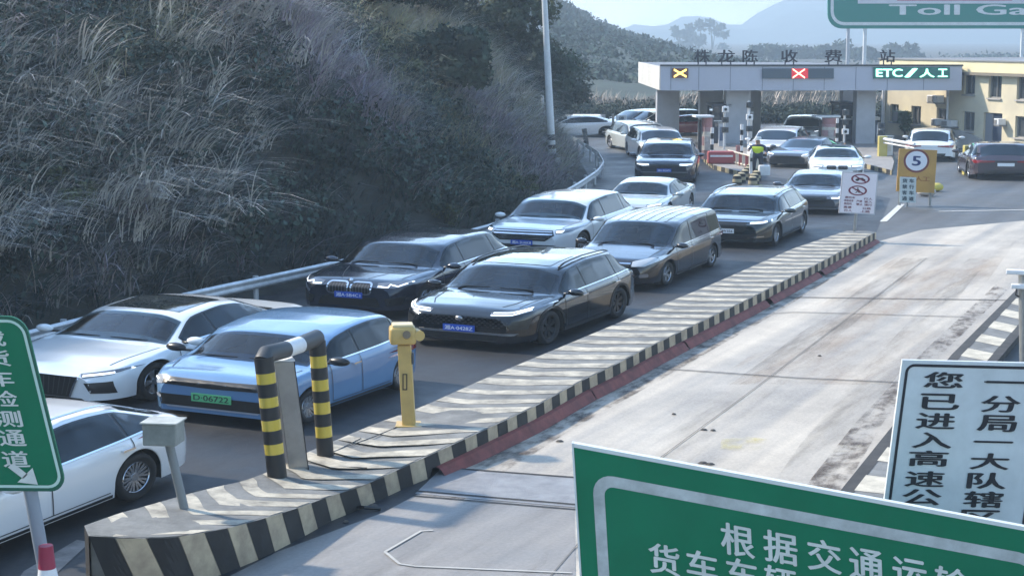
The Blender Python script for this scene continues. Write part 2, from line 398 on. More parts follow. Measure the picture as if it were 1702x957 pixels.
def make_car(name, label, shp, loc, ang, body_m, sc=(1, 1, 1), rim=M_RIM, style='ten', front=None, rear=None, detail=2, group='cars queueing through the toll plaza', plate=None, trim_chrome=True, rails=False, sunroof=False, roof_m=None, glassroof=False, bsplit=None, lower_trim=False, rearplate=False, ribs=False):
    c = shp; t = thing(name, label, "car", loc, ang, group)
    V, Fc, MI = c.body(); d = Dec(V, Fc)
    if detail > 1:            # open the windscreen aperture
        x0_, x1_ = c.X(c.rf0 - .07), c.X(c.c0 + .17); keep = []
        for q, f in enumerate(Fc):
            cx_ = sum(V[i][0] for i in f) / len(f); cy_ = abs(sum(V[i][1] for i in f) / len(f)); cz_ = sum(V[i][2] for i in f) / len(f); s_ = c.X(0) - cx_
            if x0_ < cx_ < x1_ and cy_ < c.at(c.wr, s_) * .90 and cz_ > c.at(c.zb, s_) - .02: continue
            keep.append(q)
        Fb = [Fc[q] for q in keep]; Mb = [MI[q] for q in keep]
    else: Fb, Mb = Fc, MI
    def put(mb, nm, ms, parent=t, smooth=True, auto=None):
        if not mb.f: return None
        squash(mb, sc); o = mb.build(nm, ms, None, smooth=smooth, auto=auto); o.parent = parent; return o
    b = MB(); b.v = V; b.f = Fb; b.m = Mb
    put(b, 'body', [body_m, M_UNDER], auto=38)
    g = c.g; X = c.X; at = c.at
    # windscreen
    def screen(s0, s1, rear=False):
        ss = np.linspace(s0, s1, 9); Lh = []
        for s in ss:
            e = .955 if not rear else .93
            Lh.append((s, at(c.wr, s) * e))
        bow = .10
        base = [(s0 - (bow if not rear else -bow) * (1 - (k / 6) ** 2), Lh[0][1] * k / 6) for k in range(0, 6)] if not rear else []
        P = [(X(s), y) for s, y in base] + [(X(s), y) for s, y in Lh]
        Q = [(x, -y) for x, y in reversed(P)]
        if not rear: return P[0:1] + P[1:] + Q[:-1] if abs(P[0][1]) < 1e-6 else P + Q
        return P + Q
    mb = MB(); d.patch(mb, screen(c.c0 + .12, c.rf0 - .01), 'T', .006); put(mb, 'windshield', M_SCREEN if detail > 1 else M_GLASS)
    if detail > 1:
        zt = at(c.zb, c.c0) - .03; wq = c.W * .40; xa, xb = X(c.c0 + .14), X(c.rw0 - .25)
        mb = MB(); mb.box(((xa + xb) / 2, 0, .45), (xa - xb, wq * 2, .04)); mb.box((xb, 0, (.45 + zt + .25) / 2), (.04, wq * 2, zt - .2))
        for sg in (1, -1): mb.box(((xa + xb) / 2, sg * wq, (.45 + zt) / 2), (xa - xb, .03, zt - .45))
        zr_ = c.H - .23; mb.box(((X(c.rf0 + .06) + X(c.rr0)) / 2, 0, zr_), (X(c.rf0 + .06) - X(c.rr0), c.W * .56, .02)); put(mb, 'cabin_lining', M_CABIN, smooth=False)
        mb = MB(); mb.hexa([(xa, -wq, zt - .25), (xa, wq, zt - .25), (xa - .48, wq, zt - .25), (xa - .48, -wq, zt - .25)], [(xa, -wq, zt - .02), (xa, wq, zt - .02), (xa - .42, wq, zt + .02), (xa - .42, -wq, zt + .02)]); db = put(mb, 'dashboard', M_DASH, smooth=False)
        mb = MB(); P_ = [(xa - .52 - .05 * math.sin(k * .524), .36 + .17 * math.cos(k * .524), zt + .02 + .15 * math.sin(k * .524)) for k in range(13)]; mb.tube(P_, .014, 6, cap=False); put(mb, 'steering_wheel', M_CABIN)
        mb = MB(); mb.box((xa - .16, -.42, zt + .005), (.12, .20, .012)); put(mb, 'paper_card', M_CARD, smooth=False)
        for sg in (1, -1):
            mb = MB(); xs_ = xa - 1.0; y_ = sg * .36
            mb.hexa([(xs_, y_ - .24, .5), (xs_, y_ + .24, .5), (xs_ - .12, y_ + .24, .5), (xs_ - .12, y_ - .24, .5)], [(xs_ - .14, y_ - .18, zt + .22), (xs_ - .14, y_ + .18, zt + .22), (xs_ - .24, y_ + .18, zt + .22), (xs_ - .24, y_ - .18, zt + .22)])
            mb.box((xs_ - .20, y_, zt + .31), (.09, .24, .15)); put(mb, 'seat', M_SEAT, smooth=False)
        mb = MB(); mb.box((X(c.rf0 + .02), 0, c.H - .20), (.03, .22, .06)); put(mb, 'rear_view_mirror', M_CABIN, smooth=False)
    if rear or detail > 1:
        mb = MB(); d.patch(mb, screen(c.rr0 + .03, c.rw0 - .03, True), 'T', .006); put(mb, 'rear_window', M_GLASS)
    if roof_m is not None:
        mb = MB(); ss = np.linspace(c.rf0 + .04, c.rr0 - .03, 8); P = [(X(s), at(c.wr, s) * .97) for s in ss]
        d.patch(mb, P + [(x, -y) for x, y in reversed(P)], 'T', .007); put(mb, 'roof_panel', roof_m)
    if sunroof:
        mb = MB(); a0, a1 = sunroof if isinstance(sunroof, tuple) else (c.rf0 + .18, c.rf0 + 1.15); w = c.W * .27
        d.patch(mb, [(X(a0), -w), (X(a0 - .03), 0), (X(a0), w), (X(a1), w), (X(a1), -w)], 'T', .009); put(mb, 'sunroof', M_GLASS)
    if ribs:
        mb = MB()
        for y in (-.48, -.29, -.10, .10, .29, .48): d.line(mb, [(X(c.rf0 + .12), y), (X(c.rr0 - .1), y)], .05, 'T', .012)
        put(mb, 'roof_ribs', body_m)
    # side glass
    s1, s2 = c.c0 + .18, min(c.rw0 - .02, c.L - .3); sB = bsplit or (c.fo + c.wb * .50); sC = c.fo + c.wb - .12
    def tops(s): return at(c.zr, s) - .05
    def bots(s): return at(c.zb, s) + .035
    pieces = []
    for a, e in ((s1, sB - .03), (sB + .03, sC - .02), (sC + .03, s2 - .06)):
        ss = np.linspace(a, e, 14); ok = [s for s in ss if tops(s) > bots(s) + .035]
        if len(ok) > 2: pieces.append([(X(s), bots(s)) for s in ok] + [(X(s), tops(s)) for s in reversed(ok)])
    for side in 'LR':
        if detail < 2 and side == 'R' and group is None: continue
        mbf = MB(); ss = [s for s in np.linspace(s1 - .06, s2, 24) if tops(s) > bots(s)]
        d.patch(mbf, [(X(s), bots(s) - .02) for s in ss] + [(X(s), tops(s) + .02) for s in reversed(ss)], side, .004)
        put(mbf, 'window_surround', M_BLACKTRIM)
        for pc in pieces:
            mb = MB(); d.patch(mb, pc, side, .009); put(mb, 'side_window', M_GLASS2)
        if detail > 1:
            mb = MB(); zt = lambda s: bots(s) - .02
            for s in (c.fo + c.ar + .10, sB, sC + .06):
                z0 = .30 if s < sC else at(c.zb, s) - .25
                d.line(mb, [(X(s), z0), (X(s - .02), zt(s))], .014, side)
            d.line(mb, [(X(c.fo + c.ar + .10), .30), (X(c.fo + c.wb - c.ar - .08), .30)], .014, side)
            put(mb, 'door_seam', M_BLACKTRIM, smooth=False)
            if trim_chrome:
                mb = MB(); ss2 = [s for s in np.linspace(s1 - .04, s2 - .02, 20) if tops(s) > bots(s)]
                d.line(mb, [(X(s), bots(s) - .022) for s in ss2], .022, side, .012); put(mb, 'window_trim', M_CHROME)
            for s in (sB - .18, sC - .08):
                z = at(c.zb, s) - .13; p = d.proj((X(s), z), side, .02); mb = MB(); sg = 1 if side == 'L' else -1
                mb.box(p, (.20, .035, .03)); o = put(mb, 'door_handle', body_m if not trim_chrome else M_CHROME, smooth=False)
            mb = MB()
            d.patch(mb, [(X(c.fo + c.ar + .04), .215), (X(c.fo + c.wb - c.ar - .04), .215), (X(c.fo + c.wb - c.ar - .04), .30 if lower_trim else .26), (X(c.fo + c.ar + .04), .30 if lower_trim else .26)], side, .006)
            put(mb, 'sill_trim', M_BLACKTRIM)
            if lower_trim:
                for sw in (c.fo, c.fo + c.wb):
                    mb = MB(); A = []; B = []
                    for k in range(17):
                        tt = math.pi * k / 16; rr0, rr1 = c.ar + .003, c.ar + .055
                        A.append(d.proj((X(sw) + rr0 * math.cos(tt), c.r + rr0 * math.sin(tt)), side, .007)); B.append(d.proj((X(sw) + rr1 * math.cos(tt), c.r + rr1 * math.sin(tt)), side, .007))
                    mb.grid([A, B]); put(mb, 'arch_trim', M_BLACKTRIM)
    # mirrors
    for sg in (1, -1):
        s = c.c0 + .42; z = at(c.zb, s) + .07; y = at(c.wl, s) * .96
        mb = MB(); bm = bmesh.new(); bmesh.ops.create_icosphere(bm, subdivisions=2, radius=1)
        vs = [(X(s) + .09 + v.co.x * .085 * (1 if v.co.x > 0 else .45), sg * (y + .15) + v.co.y * .125, z + v.co.z * .085) for v in bm.verts]; mb.add(vs, [[v.index for v in f.verts] for f in bm.faces]); bm.free()
        mb.box((X(s) + .06, sg * (y + .02), z - .05), (.06, .14, .035), mi=1)
        mir = put(mb, 'wing_mirror', [body_m if body_m.name != 'paint_blue_ev' else M_BLACKTRIM, M_BLACKTRIM])
    # wheels
    ty, ri = wheel_mesh(c.r, .225, style)
    for sw in (c.fo, c.fo + c.wb):
        for sg in (1, -1):
            def place(m0):
                q = MB(); yy = at(c.wl, sw) - .135
                q.v = [(v[0] + X(sw), sg * (v[1] + yy), v[2] + c.r) for v in m0.v]; q.f = m0.f[:]; q.m = m0.m[:]; return q
            w = put(place(ty), 'wheel', M_TYRE)
            put(place(ri), 'rim', [rim, M_UNDER if rim is M_RIM else M_BLACKTRIM], parent=w, smooth=False)
    if rails:
        for sg in (1, -1):
            mb = MB(); ss = np.linspace(c.rf0 + .15, c.rr0 - .05, 10)
            P = [(X(s), sg * at(c.wr, s) * .88, at(c.zc, s) + .012 if 0 < k < 9 else at(c.zc, s) - .03) for k, s in enumerate(ss)]
            mb.tube(P, .018, 8); put(mb, 'roof_rail', M_BLACKTRIM if rails == 'black' else M_CHROME)
    if front: front(c, d, put, t)
    if rear: rear(c, d, put, t)
    if detail > 1:       # bonnet shut lines
        mb = MB()
        for sg in (1, -1): d.line(mb, [(X(.35), sg * at(c.wl, .35) * .80), (X(c.c0 - .05), sg * at(c.wr, c.c0) * .99)], .012, 'T', .006)
        put(mb, 'bonnet_seam', M_BLACKTRIM)
        mb = MB(); y0, y1 = -.55, .1
        for yy in (.05, -.6):
            mb.box((X(c.c0 + .08), yy + .25, at(c.zc, c.c0 + .08) + .006), (.018, .5, .01))
        put(mb, 'wiper', M_BLACKTRIM, smooth=False)
    if plate:
        txt, colm, txm, z, big = plate; mb = MB(); y0 = -.22 if not big else -.24
        ctr = d.proj((0, z), 'F', .02); x = ctr.x + .008
        mb.box((x, 0, z), (.012, .46, .15)); pl = put(mb, 'license_plate', colm, smooth=False)
        mb = MB(); glyph_on(mb, txt, lambda u, v: Vector((x + .008, -.205 + .41 * u, z + .052 - .104 * v)), (0, 0, 1, 1), bold=.02)
        put(mb, 'plate_lettering', txm, parent=pl, smooth=False)
    if rearplate:
        z = .72; ctr = d.proj((0, z), 'B', .02); mb = MB(); mb.box((ctr.x - .01, 0, z), (.012, .46, .15)); put(mb, 'license_plate', M_PLB if rearplate is True else M_PLW, smooth=False)
    return t

def mirror_patch(d, put, poly, nm, m, off=.008, axis='F', only=None):
    for sg in (1, -1):
        if only and sg != only: continue
        mb = MB(); d.patch(mb, [(p[0] * sg, p[1]) for p in poly], axis, off, res=.05); put(mb, nm, m)
def mirror_line(d, put, pts, w, nm, m, off=.012, axis='F'):
    for sg in (1, -1):
        mb = MB(); d.line(mb, [(p[0], p[1] * sg) if axis == 'TT' else (p[0] * sg, p[1]) for p in pts], w, axis[0], off, res=.05); put(mb, nm, m)
def one(d, put, poly, nm, m, off=.008, axis='F'):
    mb = MB(); d.patch(mb, poly, axis, off, res=.06); put(mb, nm, m)
def rnd(y0, z0, y1, z1, r=.03, n=4):
    P = []
    for (cy, cz, a0) in ((y1 - r, z0 + r, -90), (y1 - r, z1 - r, 0), (y0 + r, z1 - r, 90), (y0 + r, z0 + r, 180)):
        for k in range(n + 1): a = R(a0 + 90 * k / n); P.append((cy + r * math.cos(a), cz + r * math.sin(a)))
    return P
# faces of the different cars (y across, z up; metres)
def face_sedan_big(c, d, put, t):
    one(d, put, [(-.50, .62), (.50, .62), (.40, .24), (-.40, .24)], 'grille', M_BLACKTRIM)
    mb = MB()
    for k in range(13): y = -.42 + .84 * k / 12; d.line(mb, [(y, .60), (y * .85, .28)], .012, 'F', .014)
    put(mb, 'grille_bars', mat('grille_grey', (.12, .12, .13), .3, .6))
    mirror_line(d, put, [(.52, .64), (.47, .50), (.40, .25)], .025, 'grille_frame', M_CHROME, .014)
    mirror_patch(d, put, [(.50, .665), (.56, .60), (.80, .655), (.90, .73), (.86, .74)], 'headlight', M_LAMP)
    mirror_line(d, put, [(.55, .635), (.80, .682), (.875, .722)], .03, 'light_strip', M_DRL, .014)
    mirror_patch(d, put, [(.58, .52), (.82, .54), (.84, .32), (.66, .34)], 'air_intake', M_BLACKTRIM)
    one(d, put, [(-.6, .20), (.6, .20), (.55, .235), (-.55, .235)], 'lower_grille', M_BLACKTRIM)
def face_ev(c, d, put, t):
    one(d, put, [(-.62, .80), (0, .79), (.62, .80), (.62, .68), (0, .66), (-.62, .68)], 'grille_band', M_BLACKTRIM, .008)
    mirror_patch(d, put, [(.60, .80), (.60, .67), (.70, .64), (.78, .70), (.77, .80)], 'headlight', mat('lamp_pale', (.45, .47, .5), .1, coat=1))
    mirror_line(d, put, [(.66, .73), (.74, .745)], .03, 'light_strip', M_DRL, .016)
    one(d, put, [(-.66, .50), (.66, .50), (.60, .30), (-.60, .30)], 'lower_grille', M_BLACKTRIM, .008)
    mirror_patch(d, put, rnd(.60, .42, .70, .48, .02), 'fog_light', mat('lamp_pale', (.45, .47, .5)), .014)
    one(d, put, [(-.55, .30), (.55, .30), (.52, .27), (-.52, .27)], 'bumper_lip', mat('grey_lip', (.3, .33, .38), .4), .016)
def face_x(c, d, put, t):
    mirror_patch(d, put, rnd(.03, .58, .36, .86, .07), 'kidney_grille', M_BLACKTRIM)
    for sg in (1, -1):
        mb = MB(); P = rnd(.03, .58, .36, .86, .07); d.line(mb, [(p[0] * sg, p[1]) for p in P + P[:1]], .03, 'F', .016, res=.05); put(mb, 'grille_frame', M_CHROME)
        mb = MB()
        for k in range(6): d.line(mb, [(sg * (.07 + .05 * k), .61), (sg * (.07 + .05 * k), .83)], .012, 'F', .014)
        put(mb, 'grille_bars', mat('grille_grey', (.12, .12, .13), .3, .6))
    mirror_patch(d, put, [(.44, .86), (.46, .76), (.72, .75), (.90, .84), (.92, .92), (.70, .90)], 'headlight', M_LAMP)
    mirror_line(d, put, [(.47, .79), (.62, .775), (.64, .84), (.75, .80), (.87, .89)], .026, 'light_strip', M_DRL, .016)
    one(d, put, [(-.45, .50), (.45, .50), (.52, .28), (-.52, .28)], 'lower_grille', M_BLACKTRIM)
    mirror_patch(d, put, [(.58, .50), (.84, .56), (.80, .34), (.62, .32)], 'air_intake', M_BLACKTRIM)
    mirror_line(d, put, [(c.X(.22), .22), (c.X(.6), .36), (c.X(1.05), .50)], .016, 'bonnet_crease', M_BLACKTRIM, .006, 'TT')
    mb = MB(); mb.tube([(c.X(.07), 0, .915), (c.X(.06), 0, .925)], .04, 16); put(mb, 'badge', M_CHROME)
def face_suv(c, d, put, t):
    one(d, put, [(-.74, .78), (0, .80), (.74, .78), (.70, .50), (0, .46), (-.70, .50)], 'grille', mat('gloss_black', (.006, .007, .009), .12, coat=.6))
    mb = MB()
    for r in range(5):
        for k in range(15): y = -.56 + .08 * k + (.04 if r % 2 else 0); d.line(mb, [(y, .54 + r * .045), (y + .03, .54 + r * .045)], .01, 'F', .014)
    put(mb, 'grille_bars', mat('grille_grey', (.12, .12, .13), .3, .6))
    mirror_patch(d, put, [(.42, .85), (.44, .78), (.70, .785), (.88, .86), (.955, .97), (.85, .93)], 'headlight', M_LAMP)
    mirror_line(d, put, [(.44, .80), (.72, .82), (.87, .90)], .022, 'light_strip', M_DRL, .016)
    mirror_line(d, put, [(.46, .845), (.70, .86), (.86, .925)], .018, 'light_strip', M_DRL, .016)
    mirror_line(d, put, [(c.X(.30), .50), (c.X(.55), .60), (c.X(1.0), .66)], .018, 'bonnet_crease', M_BLACKTRIM, .006, 'TT')
    one(d, put, [(-.75, .37), (.75, .37), (.80, .42), (.60, .40), (-.60, .40), (-.80, .42)], 'bumper_blade', mat('satin_grey', (.22, .23, .25), .3, .5), .02)
    one(d, put, [(-.55, .36), (.55, .36), (.50, .24), (-.50, .24)], 'lower_grille', M_BLACKTRIM)
    mirror_patch(d, put, [(.66, .66), (.90, .72), (.88, .50), (.72, .48)], 'air_intake', M_BLACKTRIM)
    mb = MB(); mb.tube([(d.proj((0, .70), 'F', .01).x, 0, .70), (d.proj((0, .70), 'F', .03).x, 0, .70)], .055, 20); put(mb, 'badge', mat('badge_grey', (.35, .36, .38), .25, .8))
def face_edge(c, d, put, t):
    one(d, put, [(-.60, .88), (.60, .88), (.66, .74), (.48, .56), (-.48, .56), (-.66, .74)], 'grille', M_BLACKTRIM)
    mb = MB()
    for z, w in ((.84, .60), (.77, .62), (.70, .58), (.63, .50)): d.line(mb, [(-w, z), (w, z)], .028, 'F', .016)
    put(mb, 'grille_bars', M_CHROME)
    mirror_patch(d, put, [(.64, .90), (.68, .78), (.90, .84), (.95, .95), (.80, .93)], 'headlight', M_LAMP)
    mirror_patch(d, put, [(.66, .87), (.69, .81), (.79, .83), (.80, .89)], 'light_strip', M_DRL, .014)
    one(d, put, [(-.7, .44), (.7, .44), (.62, .30), (-.62, .30)], 'lower_grille', M_BLACKTRIM)
def face_mpv(c, d, put, t):
    one(d, put, [(-.45, .74), (.45, .74), (.40, .60), (-.40, .60)], 'grille', M_BLACKTRIM)
    mb = MB(); d.line(mb, [(-.44, .75), (.44, .75)], .03, 'F', .014); put(mb, 'grille_bars', M_CHROME)
    mirror_patch(d, put, [(.46, .80), (.48, .68), (.70, .68), (.87, .80), (.90, .90), (.72, .88)], 'headlight', mat('lamp_clear', (.55, .56, .56), .12, .3, coat=1))
    one(d, put, [(-.6, .48), (.6, .48), (.5, .28), (-.5, .28)], 'lower_grille', M_BLACKTRIM)
    mirror_patch(d, put, rnd(.62, .38, .76, .48, .03), 'fog_light', M_LAMP)
def face_volvo(c, d, put, t):
    one(d, put, [(-.46, .86), (.46, .86), (.48, .64), (.40, .54), (-.40, .54), (-.48, .64)], 'grille', M_BLACKTRIM)
    mb = MB(); d.line(mb, [(-.6, .87), (.6, .87)], .022, 'F', .014); put(mb, 'grille_bars', M_CHROME)
    mirror_patch(d, put, [(.52, .88), (.52, .78), (.80, .80), (.92, .92), (.80, .92)], 'headlight', M_LAMP)
    mirror_line(d, put, [(.54, .83), (.76, .85), (.88, .90)], .045, 'light_strip', M_DRL, .014)
    mirror_line(d, put, [(.50, .36), (.80, .40)], .028, 'bumper_blade', M_CHROME, .014)
    one(d, put, [(-.7, .46), (.7, .46), (.62, .28), (-.62, .28)], 'lower_grille', M_BLACKTRIM)
def face_rr(c, d, put, t):
    one(d, put, [(-.44, .93), (.44, .93), (.44, .80), (-.44, .80)], 'grille', M_BLACKTRIM)
    mirror_patch(d, put, [(.46, .94), (.46, .80), (.86, .82), (.94, .94)], 'headlight', M_LAMP)
    mirror_patch(d, put, [(.49, .92), (.49, .86), (.70, .84), (.88, .90), (.88, .93)], 'light_strip', M_DRL, .014)
    one(d, put, [(-.7, .5), (.7, .5), (.64, .30), (-.64, .30)], 'lower_grille', M_BLACKTRIM)
    mb = MB(); d.line(mb, [(-.74, .53), (.74, .53)], .03, 'F', .014); put(mb, 'bumper_blade', mat('satin_grey', (.22, .23, .25), .3, .5))
def face_small(c, d, put, t):
    n, z = .9, (c.g['hood0'])
    one(d, put, [(-.48, z - .12), (.48, z - .12), (.40, z - .34), (-.40, z - .34)], 'grille', M_BLACKTRIM)
    mirror_patch(d, put, [(.50, z - .02), (.52, z - .12), (.80, z - .08), (.88, z + .02)], 'headlight', M_LAMP)
    mirror_line(d, put, [(.54, z - .07), (.82, z - .01)], .035, 'light_strip', M_DRL, .014)
    one(d, put, [(-.66, .42), (.66, .42), (.6, .26), (-.6, .26)], 'lower_grille', M_BLACKTRIM)
def face_merc(c, d, put, t):
    one(d, put, [(-.42, .70), (.42, .70), (.46, .52), (.34, .40), (-.34, .40), (-.46, .52)], 'grille', M_BLACKTRIM)
    mb = MB(); d.line(mb, [(-.42, .56), (.42, .56)], .03, 'F', .014); put(mb, 'grille_bars', M_CHROME)
    mirror_patch(d, put, [(.50, .70), (.54, .60), (.72, .58), (.90, .74), (.84, .78)], 'headlight', M_LAMP)
    mirror_line(d, put, [(.56, .64), (.72, .64), (.86, .74)], .055, 'light_strip', M_DRL, .014)
    one(d, put, [(-.7, .32), (.7, .32), (.66, .22), (-.66, .22)], 'lower_grille', M_BLACKTRIM)
    mb = MB(); d.line(mb, [(-.74, .24), (.74, .24)], .022, 'F', .02); put(mb, 'bumper_blade', M_CHROME)
def face_bm(c, d, put, t):
    mirror_patch(d, put, rnd(.03, .50, .34, .68, .05), 'kidney_grille', M_BLACKTRIM)
    mirror_patch(d, put, [(.44, .70), (.46, .60), (.74, .60), (.88, .72)], 'headlight', M_LAMP)
    mirror_line(d, put, [(.48, .65), (.80, .67)], .04, 'light_strip', M_DRL, .014)
    mirror_patch(d, put, [(.5, .44), (.82, .48), (.8, .28), (.56, .26)], 'air_intake', M_BLACKTRIM)
    one(d, put, [(-.42, .40), (.42, .40), (.42, .26), (-.42, .26)], 'lower_grille', M_BLACKTRIM)
def tail_any(c, d, put, t):
    z = c.g['tail']
    mirror_patch(d, put, [(.30, z - .06), (.30, z - .12), (.84, z - .17), (.90, z - .02)], 'tail_light', M_TAIL, axis='B')
    one(d, put, [(-.6, .46), (.6, .46), (.56, .26), (-.56, .26)], 'rear_diffuser', M_BLACKTRIM, axis='B')

# ground point of a wheel, heading
def world_of(x, y): v = G(x, y); return v
def place_FR(shp, f, r, sy=1.0, sz=1.0):
    """left front and left rear tyre contacts in the photo -> spot, heading, proportions"""
    f, r = G(*f), G(*r); dv = (f - r); a = math.atan2(dv.y, dv.x); yl = (shp.W / 2 - .12) * sy
    mid = (f + r) / 2; return (mid.x + math.sin(a) * yl, mid.y - math.cos(a) * yl, 0.012), a, (dv.length / shp.wb, sy, sz)
def place_F(shp, f, deg, wheel='F', sc=(1, 1, 1)):
    """one left tyre contact and the heading, degrees from straight towards the camera"""
    a = R(-90 - deg); f = G(*f); yl = (shp.W / 2 - .12) * sc[1]; dx = (-shp.wb / 2 if wheel == 'F' else shp.wb / 2) * sc[0]
    return (f.x + dx * math.cos(a) + math.sin(a) * yl, f.y + dx * math.sin(a) - math.cos(a) * yl, .012), a, sc
def place_C(p, deg, sc=(1, 1, 1)): v = G(*p); return (v.x, v.y, .012), R(-90 - deg), sc
# ------------------------------------------------------------------ setting: ground, roads, islands
LANE = math.atan2(2.53, 1.2)            # direction of the lanes in plan
def road_mat(name, dark, light, streak=1.0, rough=.75, crack=True, tracks=None):
    m = bpy.data.materials.new(name); m.use_nodes = True; n = m.node_tree; p = n.nodes['Principled BSDF']; L = n.links.new
    tc = n.nodes.new('ShaderNodeTexCoord'); mp = n.nodes.new('ShaderNodeMapping'); mp.inputs['Rotation'].default_value = (0, 0, -LANE)
    mp.vector_type = 'POINT'; L(tc.outputs['Object'], mp.inputs['Vector'])
    st = n.nodes.new('ShaderNodeMapping'); st.inputs['Scale'].default_value = (.07 * streak, 1.1, 1); L(mp.outputs[0], st.inputs['Vector'])
    n1 = n.nodes.new('ShaderNodeTexNoise'); n1.inputs['Scale'].default_value = 1.3; n1.inputs['Detail'].default_value = 6; n1.inputs['Roughness'].default_value = .55; L(st.outputs[0], n1.inputs['Vector'])
    n2 = n.nodes.new('ShaderNodeTexNoise'); n2.inputs['Scale'].default_value = .45; n2.inputs['Detail'].default_value = 9; n2.inputs['Roughness'].default_value = .7; L(mp.outputs[0], n2.inputs['Vector'])
    n3 = n.nodes.new('ShaderNodeTexNoise'); n3.inputs['Scale'].default_value = 28; n3.inputs['Detail'].default_value = 4; L(mp.outputs[0], n3.inputs['Vector'])
    mx = n.nodes.new('ShaderNodeMix'); mx.inputs[0].default_value = .38; L(n1.outputs[0], mx.inputs[2]); L(n2.outputs[0], mx.inputs[3])
    mx2 = n.nodes.new('ShaderNodeMix'); mx2.inputs[0].default_value = .14; L(mx.outputs[0], mx2.inputs[2]); L(n3.outputs[0], mx2.inputs[3])
    cr = n.nodes.new('ShaderNodeValToRGB'); cr.color_ramp.elements[0].position = .36; cr.color_ramp.elements[1].position = .64
    cr.color_ramp.elements[0].color = (*dark, 1); cr.color_ramp.elements[1].color = (*light, 1); L(mx2.outputs[0], cr.inputs[0])
    out = cr.outputs[0]
    if crack:
        vo = n.nodes.new('ShaderNodeTexVoronoi'); vo.feature = 'DISTANCE_TO_EDGE'; vo.inputs['Scale'].default_value = .22; 
        dn = n.nodes.new('ShaderNodeMix'); dn.data_type = 'VECTOR'; dn.inputs[0].default_value = .12; L(mp.outputs[0], dn.inputs[4]); L(n2.outputs[1], dn.inputs[5]); L(dn.outputs[1], vo.inputs['Vector'])
        cc = n.nodes.new('ShaderNodeMapRange'); cc.inputs[1].default_value = 0; cc.inputs[2].default_value = .006; cc.inputs[3].default_value = .55; cc.inputs[4].default_value = 1; L(vo.outputs[0], cc.inputs[0])
        mm = n.nodes.new('ShaderNodeMix'); mm.data_type = 'RGBA'; mm.blend_type = 'MULTIPLY'; mm.inputs[0].default_value = 1; L(out, mm.inputs[6]); L(cc.outputs[0], mm.inputs[7]); out = mm.outputs[2]
    L(out, p.inputs['Base Color']); p.inputs['Roughness'].default_value = rough
    rr = n.nodes.new('ShaderNodeMapRange'); rr.inputs[1].default_value = .3; rr.inputs[2].default_value = .7; rr.inputs[3].default_value = rough - .2; rr.inputs[4].default_value = rough + .15; L((n1 if name == 'concrete_lane' else n2).outputs[0], rr.inputs[0]); L(rr.outputs[0], p.inputs['Roughness'])
    bp = n.nodes.new('ShaderNodeBump'); bp.inputs['Strength'].default_value = .25; bp.inputs['Distance'].default_value = .01; L(n3.outputs[0], bp.inputs['Height']); L(bp.outputs[0], p.inputs['Normal'])
    return m
M_ASPH = road_mat('asphalt_lane', (.013, .015, .019), (.034, .036, .040), rough=.62, crack=False)
M_PLAZA = road_mat('asphalt_plaza', (.05, .052, .056), (.12, .12, .118), rough=.65, crack=False)
M_CONC = road_mat('concrete_lane', (.19, .16, .13), (.62, .55, .45), rough=.6, streak=.35, crack=False)
M_APRON = road_mat('concrete_apron', (.13, .125, .12), (.33, .31, .29), rough=.7, streak=1, crack=False)
M_LINE = mat('road_paint', (.62, .62, .60), .7, var=.35, vscale=9)
M_EARTH = mat('earth', (.07, .065, .05), .95, var=.5, vscale=.6, bump=.4, bscale=6)
def sheet(name, px, z, m):
    mb = MB(); mb.face([G(x, y, 0) + Vector((0, 0, z)) for x, y in px]); return struct(mb.build(name, m))
mb = MB(); mb.face([(-1500, -60, -.004), (1500, -60, -.004), (1500, 2500, -.004), (-1500, 2500, -.004)]); struct(mb.build('ground', M_EARTH))
mb = MB(); mb.face([(-40, 5, .0), (60, 5, .0), (60, 118, .0), (-40, 118, .0)]); struct(mb.build('plaza', M_PLAZA))
# queue lanes: dark asphalt between the guard rail and the long island, spreading to the plaza
sheet('queue_road', [(-900, 960), (-500, 700), (-160, 600), (60, 562), (540, 452), (820, 385), (930, 335), (990, 290), (1010, 262), (1180, 262), (1250, 290), (1330, 300), (1480, 330), (1450, 402), (1060, 620), (720, 810), (560, 905), (330, 1080), (150, 1240)], .004, M_ASPH)
sheet('toll_lane', [(620, 862), (712, 812), (1062, 618), (1253, 522), (1459, 402), (1530, 383), (1760, 362), (1820, 420), (1694, 487), (1495, 708), (1400, 829), (1250, 1000), (420, 1000), (540, 920)], .008, M_CONC)
sheet('apron', [(640, 852), (720, 808), (955, 830), (960, 1300), (-60, 1300), (150, 1000), (330, 985), (462, 918)], .012, M_APRON)
# metal weighing plate and joints across the lane
M_PLATE = mat('checker_plate', (.30, .30, .31), .5, .35, var=.3, vscale=4, bump=.8, bscale=160)
sheet('weigh_plate', [(735, 779), (1180, 812), (1150, 862), (690, 822)], .016, M_PLATE)
M_JOINT = mat('joint_dark', (.03, .03, .03), .9)
def seam(px, w, z=.020, m=M_JOINT, name='joint'):
    mb = MB(); A, B = [], []
    P = [G(*p) for p in px]
    for k, p in enumerate(P):
        t = (P[min(k + 1, len(P) - 1)] - P[max(k - 1, 0)]).normalized(); n = Vector((-t.y, t.x, 0)) * w / 2
        A.append(p + n + Vector((0, 0, z))); B.append(p - n + Vector((0, 0, z)))
    mb.grid([A, B]); return struct(mb.build(name, m))
seam([(735, 779), (1200, 814)], .05, name='road_joint'); seam([(690, 818), (1160, 858)], .045, name='road_joint'); seam([(686, 826), (1160, 866)], .03, name='road_joint')
seam([(1100, 614), (1330, 630), (1560, 640)], .035, name='road_joint'); seam([(1300, 495), (1500, 498), (1680, 500)], .05, name='road_joint')
